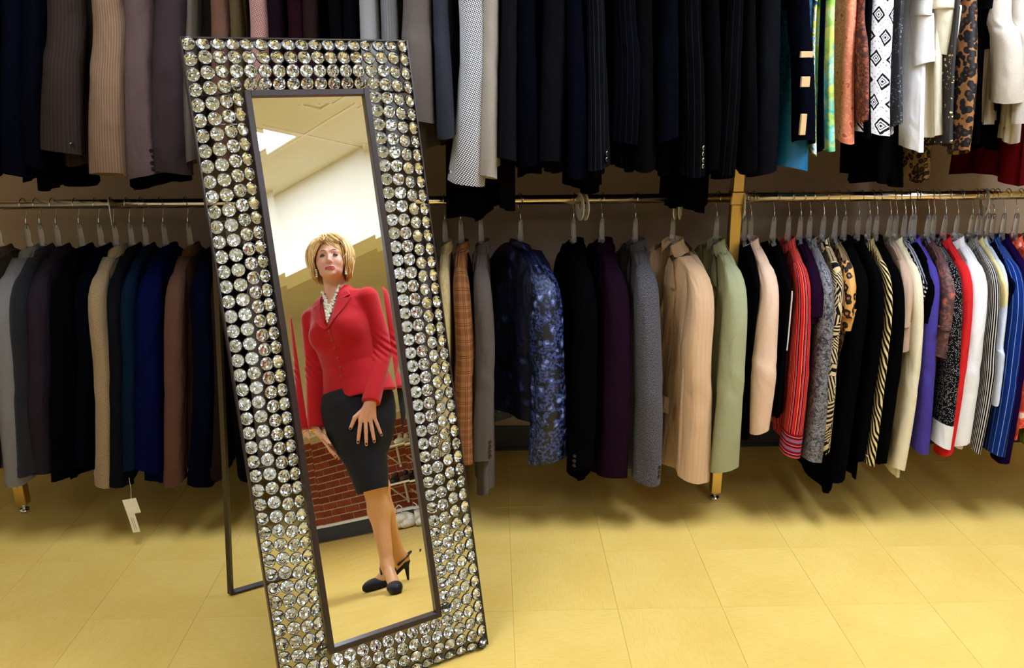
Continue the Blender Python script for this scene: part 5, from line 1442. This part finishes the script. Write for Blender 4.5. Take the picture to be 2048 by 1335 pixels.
# ---- hair
def hair_mat():
    t = NT('blonde_hair'); x = t.xyz(uvco(t)); n = t.noise(uvco(t, (40, 2, 1)), 5, 3, 0.6)
    c = t.ramp(t.math('ADD', t.math('MULTIPLY', x[0], 0.75), t.math('MULTIPLY', n, 0.3)), [(0.08, lin((128, 88, 48))), (0.35, lin((196, 150, 86))), (0.7, lin((226, 186, 118))), (1.0, lin((246, 218, 160)))])
    return t.done(c, 0.42, 0, 0.5, sheen=0.1)
M_HAIR = hair_mat()
hv, hf, huv = [], [], []
hr = random.Random(11)
def lock(pts, rad, tone):
    n = 6; pts = [np.asarray(p) for p in pts]; m = MB().tube(pts, rad, n)
    o = len(hv); hv.extend(m.v)
    for f in m.f:
        hf.append(tuple(i + o for i in f)); huv.extend([(tone, (i // n) / len(pts)) for i in f])
def hair_pt(phi, th_, gain=1.0):
    a = 0.100 * gain; b = 0.106 * gain; c = 0.100 * gain
    if th_ > math.pi / 2:
        zz = -(th_ - math.pi / 2) * 0.098; k = 1.0 - 0.16 * (th_ - math.pi / 2) ** 1.4
        return hp(a * math.cos(phi) * k, -0.010 + b * math.sin(phi) * k, 0.020 + zz)
    return hp(a * math.sin(th_) * math.cos(phi), -0.010 + b * math.sin(th_) * math.sin(phi), 0.020 + c * math.cos(th_))
for layer, cnt, gain in ((0, 320, 0.94), (1, 480, 1.02), (2, 420, 1.08)):
    for i in range(cnt):
        phi = hr.uniform(0, 2 * math.pi); ang = math.degrees(phi) % 360
        df = (ang - 90 + 180) % 360 - 180               # angle from the face direction
        side = abs(df)
        if side < 46: end = hr.uniform(0.92, 1.12); sweep = -hr.uniform(0.35, 0.8) if df < 12 else -hr.uniform(0.1, 0.4)
        elif side < 70: end = hr.uniform(1.5, 2.5); sweep = (0.30 if df > 0 else -0.30) * hr.uniform(0.3, 1.0)
        else: end = hr.uniform(2.2, 2.75); sweep = hr.uniform(-0.12, 0.12)
        st = hr.uniform(0.05, 0.5); g = gain * hr.uniform(0.96, 1.05); puff = hr.uniform(-0.02, 0.10)
        wob = hr.uniform(-0.16, 0.16); w0 = hr.uniform(0, 3)
        pts = []
        for k in range(11):
            q = k / 10; t_ = st + (end - st) * q
            pts.append(hair_pt(phi + sweep * q * q + wob * math.sin(3.5 * q + w0), t_, g + puff * math.sin(math.pi * min(1, q * 1.15)) + (0.05 * (q - 0.8) * 5 * hr.choice((0, 1)) if q > 0.8 and layer == 2 else 0)))
        r0 = hr.uniform(0.0016, 0.0046) if layer else hr.uniform(0.004, 0.007)
        lock(pts, [r0 * (0.5 + 0.5 * math.sin(math.pi * min(1, 0.15 + k / 10 * 0.62))) * (1 if k < 9 else 0.75 if k == 9 else 0.25) for k in range(11)], min(1, max(0, hr.gauss(0.66, 0.28) - (0.25 if layer == 0 else 0))))
for i in range(70):                                        # loose wisps
    phi = hr.uniform(0, 2 * math.pi); df = (math.degrees(phi) - 90 + 180) % 360 - 180
    end = hr.uniform(0.8, 1.1) if abs(df) < 50 else hr.uniform(1.2, 2.5); st = hr.uniform(0.1, end * 0.6); sw = hr.uniform(-0.5, 0.5); g = hr.uniform(1.08, 1.12)
    lock([hair_pt(phi + sw * (k / 8) ** 2, st + (end - st) * k / 8, g + 0.10 * (k / 8) ** 2) for k in range(9)], [0.0016 * (1 - 0.08 * k) for k in range(9)], hr.uniform(0.6, 1.0))
for i in range(110):                                       # swept fringe
    x0 = -0.022 + hr.uniform(-0.018, 0.018); y0 = 0.055 + hr.uniform(-0.03, 0.012); q1 = hr.uniform(0, 1); sgn = 1 if i % 4 else -1
    a = hp(x0, y0, 0.112 + hr.uniform(-0.008, 0.006) - 0.35 * max(0, y0 - 0.03)); b = hp(x0 + sgn * (0.012 + 0.02 * q1), 0.094 - 0.01 * q1, 0.078 + 0.01 * q1)
    c = hp(x0 + sgn * (0.045 + 0.030 * q1), 0.082 - 0.030 * q1, 0.044 + 0.012 * q1); d = hp(x0 * 0.4 + sgn * (0.070 + 0.020 * q1), 0.052 - 0.03 * q1, -0.004 - 0.02 * q1)
    pts = []
    for k in range(10):
        t_ = k / 9; pts.append((1 - t_) ** 3 * a + 3 * t_ * (1 - t_) ** 2 * b + 3 * t_ * t_ * (1 - t_) * c + t_ ** 3 * d)
    r0 = hr.uniform(0.0016, 0.0040)
    lock(pts, [r0 * (0.7 if k == 0 else 1.0 if k < 7 else 0.7 if k < 9 else 0.25) for k in range(10)], min(1, max(0, hr.gauss(0.62, 0.2))))
hm = mesh('hair', hv, hf, huv, [M_HAIR])
tag(add_obj('hair', hm, None, person, True), 'short layered blonde hair with a swept fringe')
# ---- jewellery
M_PEARL = simple('pearl', (238, 232, 214), 0.18, 0, 0.6); M_GOLD = simple('gold', (214, 170, 84), 0.2, 1.0)
pr = random.Random(3)
for si, (zb, nn, r) in enumerate(((1.290, 30, 0.0058), (1.312, 28, 0.0062), (1.332, 28, 0.0055), (1.352, 26, 0.0060), (1.300, 16, 0.0048))):
    m = MB()
    for k in range(nn):
        s_ = -1 + 2 * k / (nn - 1)
        if si == 4: s_ *= 0.35
        u = 0.050 * s_ * (0.55 + 0.45 * abs(s_)) + pr.uniform(-0.004, 0.004); z = zb + (1.462 - zb) * abs(s_) ** 1.15 + pr.uniform(-0.004, 0.004)
        wq = float(np.interp(z, TZ, TB) + np.interp(z, TZ, TWc)) - 0.016 + 0.004 + pr.uniform(0, 0.006)
        bust = 0.010 * math.exp(-((z - 1.29) / 0.04) ** 2)
        m.ball(tor(u, wq + bust, z), r, 8, 6)
    m.obj('pearl_strand', M_PEARL, person, True)
for s_ in (-1, 1):
    m = MB()
    for k in range(4): m.ball(hp(s_ * 0.070, 0.030, -0.050 - 0.011 * k), 0.0042 + 0.0006 * k, 8, 6)
    m.obj('earring', M_PEARL, person, True)
n = (LW - LE) / np.linalg.norm(LW - LE); c = LW + n * 0.010; u1 = np.cross(n, [0, 0, 1.0]); u1 /= np.linalg.norm(u1); u2 = np.cross(n, u1)
MB().tube([c + 0.031 * (math.cos(a) * u1 + math.sin(a) * u2) for a in np.linspace(0, 2 * math.pi, 25)], 0.003, 6).obj('bracelet', M_GOLD, person, True)
q = lk[2] + (ltip[2] - lk[2]) * 0.2
MB().ball(q + np.array([-0.008, 0.004, 0]), 0.0042, 8, 6).obj('ring', M_CHROME, person, True)
q = rk[2] + (rtip[2] - rk[2]) * 0.15
MB().ball(q + np.array([0, 0.010, 0]), 0.0032, 8, 6).obj('ring', M_CHROME, person, True)
# ------------------------------------------------------------------ alcove seen past the woman: shoe shelves, bags, a flower
M_SHELF = simple('white_shelf', (226, 216, 190), 0.5)
for z, lb in ((0.80, 'upper white shoe shelf on the brick wall'), (0.44, 'lower white shoe shelf on the brick wall')):
    sh = tag(empty('shoe_shelf', (ROOM_X1 - 0.25, -1.95, z)), lb, 'shelf', 'shoe shelves in the alcove')
    MB().box((-0.13, -0.62, -0.018), (0.148, 0.55, 0.0), bev=0.002).obj('shelf_board', M_SHELF, sh)
    for y in (-0.45, 0.35):
        b_ = MB(); b_.box((0.132, y - 0.012, -0.22), (0.148, y + 0.012, -0.018)); b_.tube([(0.14, y, -0.2), (-0.09, y, -0.022)], 0.007, 6); b_.obj('bracket', M_SHELF, sh)
def loose_shoe(x, y, z, rgb, label, rz):
    L = 0.235
    S = Field(np.arange(-0.04, L + 0.03, 0.0045), np.arange(-0.045, 0.045, 0.0045), np.arange(-0.006, 0.12, 0.0045))
    S.ell((L - 0.062, 0, 0.026), (0.066, 0.036, 0.030), 0.01); S.ell((L - 0.025, 0, 0.016), (0.028, 0.022, 0.015), 0.016)
    S.cone((L - 0.10, 0, 0.016), (0.012, 0, 0.062), 0.020, 0.020, 0.014); S.ell((0.006, 0, 0.078), (0.026, 0.027, 0.024), 0.012)
    S.ell((L - 0.130, 0, 0.085), (0.085, 0.024, 0.045), 0.006, 's'); S.cone((0.006, 0, 0.060), (0.010, 0, 0.004), 0.017, 0.010, 0.008)
    S.put(lambda P: P[..., 2] - 0.0, (-0.04, -0.045, -0.006), (L + 0.03, 0.045, 0.0), 0.001, 's')
    V, Q = S.mesh(); r = tag(empty('shoe', (x, y, z + 0.0005), rz), label, 'shoe', 'shoes on the alcove shelves')
    m = simple('shoe_leather', rgb, 0.4); field_obj('upper', V, Q, [m], r)
    MB().box((0.02, -0.022, 0.0), (0.024, 0.022, 0.004)).obj('heel_tip', M_BTN_D, r)
for k, (y, rgb, lb) in enumerate(((-2.42, (232, 222, 204), 'cream heeled shoe at the near end of the upper shoe shelf'), (-2.29, (206, 180, 150), 'beige heeled shoe second on the upper shoe shelf'), (-2.16, (236, 228, 214), 'white heeled shoe third on the upper shoe shelf'), (-2.02, (150, 96, 60), 'tan heeled shoe fourth on the upper shoe shelf'))):
    loose_shoe(ROOM_X1 - 0.14, y, 0.80, rgb, lb, math.pi)
for k, (y, rgb, lb) in enumerate(((-2.46, (44, 30, 26), 'dark brown heeled shoe at the near end of the lower shoe shelf'), (-2.33, (30, 24, 24), 'black heeled shoe second on the lower shoe shelf'), (-2.19, (70, 44, 34), 'brown heeled shoe third on the lower shoe shelf'))):
    loose_shoe(ROOM_X1 - 0.14, y, 0.44, rgb, lb, math.pi)
# crumpled clear bag on the floor
S = Field(np.arange(-0.26, 0.26, 0.009), np.arange(-0.30, 0.30, 0.009), np.arange(-0.012, 0.24, 0.009))
rg = random.Random(8)
for k in range(16):
    S.ell((rg.uniform(-0.10, 0.10), rg.uniform(-0.16, 0.16), rg.uniform(0.03, 0.13)), (rg.uniform(0.05, 0.09), rg.uniform(0.05, 0.10), rg.uniform(0.03, 0.07)), 0.008)
S.put(lambda P: P[..., 2] - 0.0, (-0.26, -0.3, -0.012), (0.26, 0.3, 0.0), 0.001, 's')
V, Q = S.mesh()
t = NT('plastic_film'); nz = t.noise(t.coord('Object'), 30, 4, 0.7); t.bump(nz, 0.9, 0.02)
M_FILM = t.done(t.mix(nz, lin((222, 214, 190)), lin((244, 240, 226))), 0.2, 0, 0.6)
pb = tag(empty('plastic_bag', (ROOM_X1 - 0.36, -2.32, 0.001)), 'crumpled pale plastic bag on the floor under the shoe shelves', 'bag')
field_obj('bag_film', V, Q, [M_FILM], pb)
MB().tube([(0.0, -0.03, 0.15), (0.0, -0.045, 0.20), (0.01, 0.0, 0.225), (0.0, 0.045, 0.20), (0, 0.03, 0.15)], 0.006, 6).obj('bag_handle', M_FILM, pb, True)
# handbag on the brick ledge
hb = tag(empty('handbag', (ROOM_X1 - 0.065, -2.10, BR_Z1 + 0.03)), 'dark green handbag standing on the brick ledge', 'handbag')
M_BAGG = simple('dark_green_leather', (34, 44, 36), 0.4)
v = []; 
for z, hx, hy in ((0.0, 0.050, 0.15), (0.02, 0.055, 0.16), (0.14, 0.042, 0.14), (0.21, 0.020, 0.11)):
    v.append(np.array([(hx * math.copysign(abs(math.cos(a)) ** 0.6, math.cos(a)), hy * math.copysign(abs(math.sin(a)) ** 0.6, math.sin(a)), z) for a in np.linspace(0, 2 * math.pi, 24, endpoint=False)]))
add_obj('bag_body', ring_mesh('bag_body', v[::-1], M_BAGG, True, 0.0), None, hb)
MB().tube([(0, 0.09 * math.cos(a), 0.20 + 0.13 * math.sin(a)) for a in np.linspace(0, math.pi, 13)], 0.007, 6).obj('bag_handle', M_BAGG, hb, True)
# small yellow flower in a pot on the ledge
fl_ = tag(empty('potted_flower', (ROOM_X1 - 0.065, -3.60, BR_Z1 + 0.03)), 'small yellow flower in a white pot on the brick ledge', 'plant')
pot = [np.array([(r * math.cos(a), r * math.sin(a), z) for a in np.linspace(0, 2 * math.pi, 16, endpoint=False)]) for z, r in ((0.07, 0.038), (0.03, 0.034), (0.0, 0.026))]
add_obj('pot', ring_mesh('pot', pot, M_WHITE, True, 0.0), None, fl_)
M_GREEN = simple('leaf_green', (70, 110, 50), 0.6); M_YEL = simple('yellow_petal', (240, 210, 30), 0.6)
MB().tube([(0, 0, 0.06), (0.004, 0.004, 0.11), (0, 0.01, 0.15)], 0.003, 6).obj('stem', M_GREEN, fl_)
for k in range(8):
    a = 2 * math.pi * k / 8; MB().ball((0.024 * math.cos(a) - 0.01, 0.01 + 0.024 * math.sin(a), 0.155), 0.014, 8, 6, sc=(1, 1, 0.5)).obj('petal', M_YEL, fl_, True)
for s_ in (-1, 1): MB().ball((0.0, s_ * 0.03, 0.09), 0.022, 8, 6, sc=(0.5, 1.2, 0.35)).obj('leaf', M_GREEN, fl_, True)
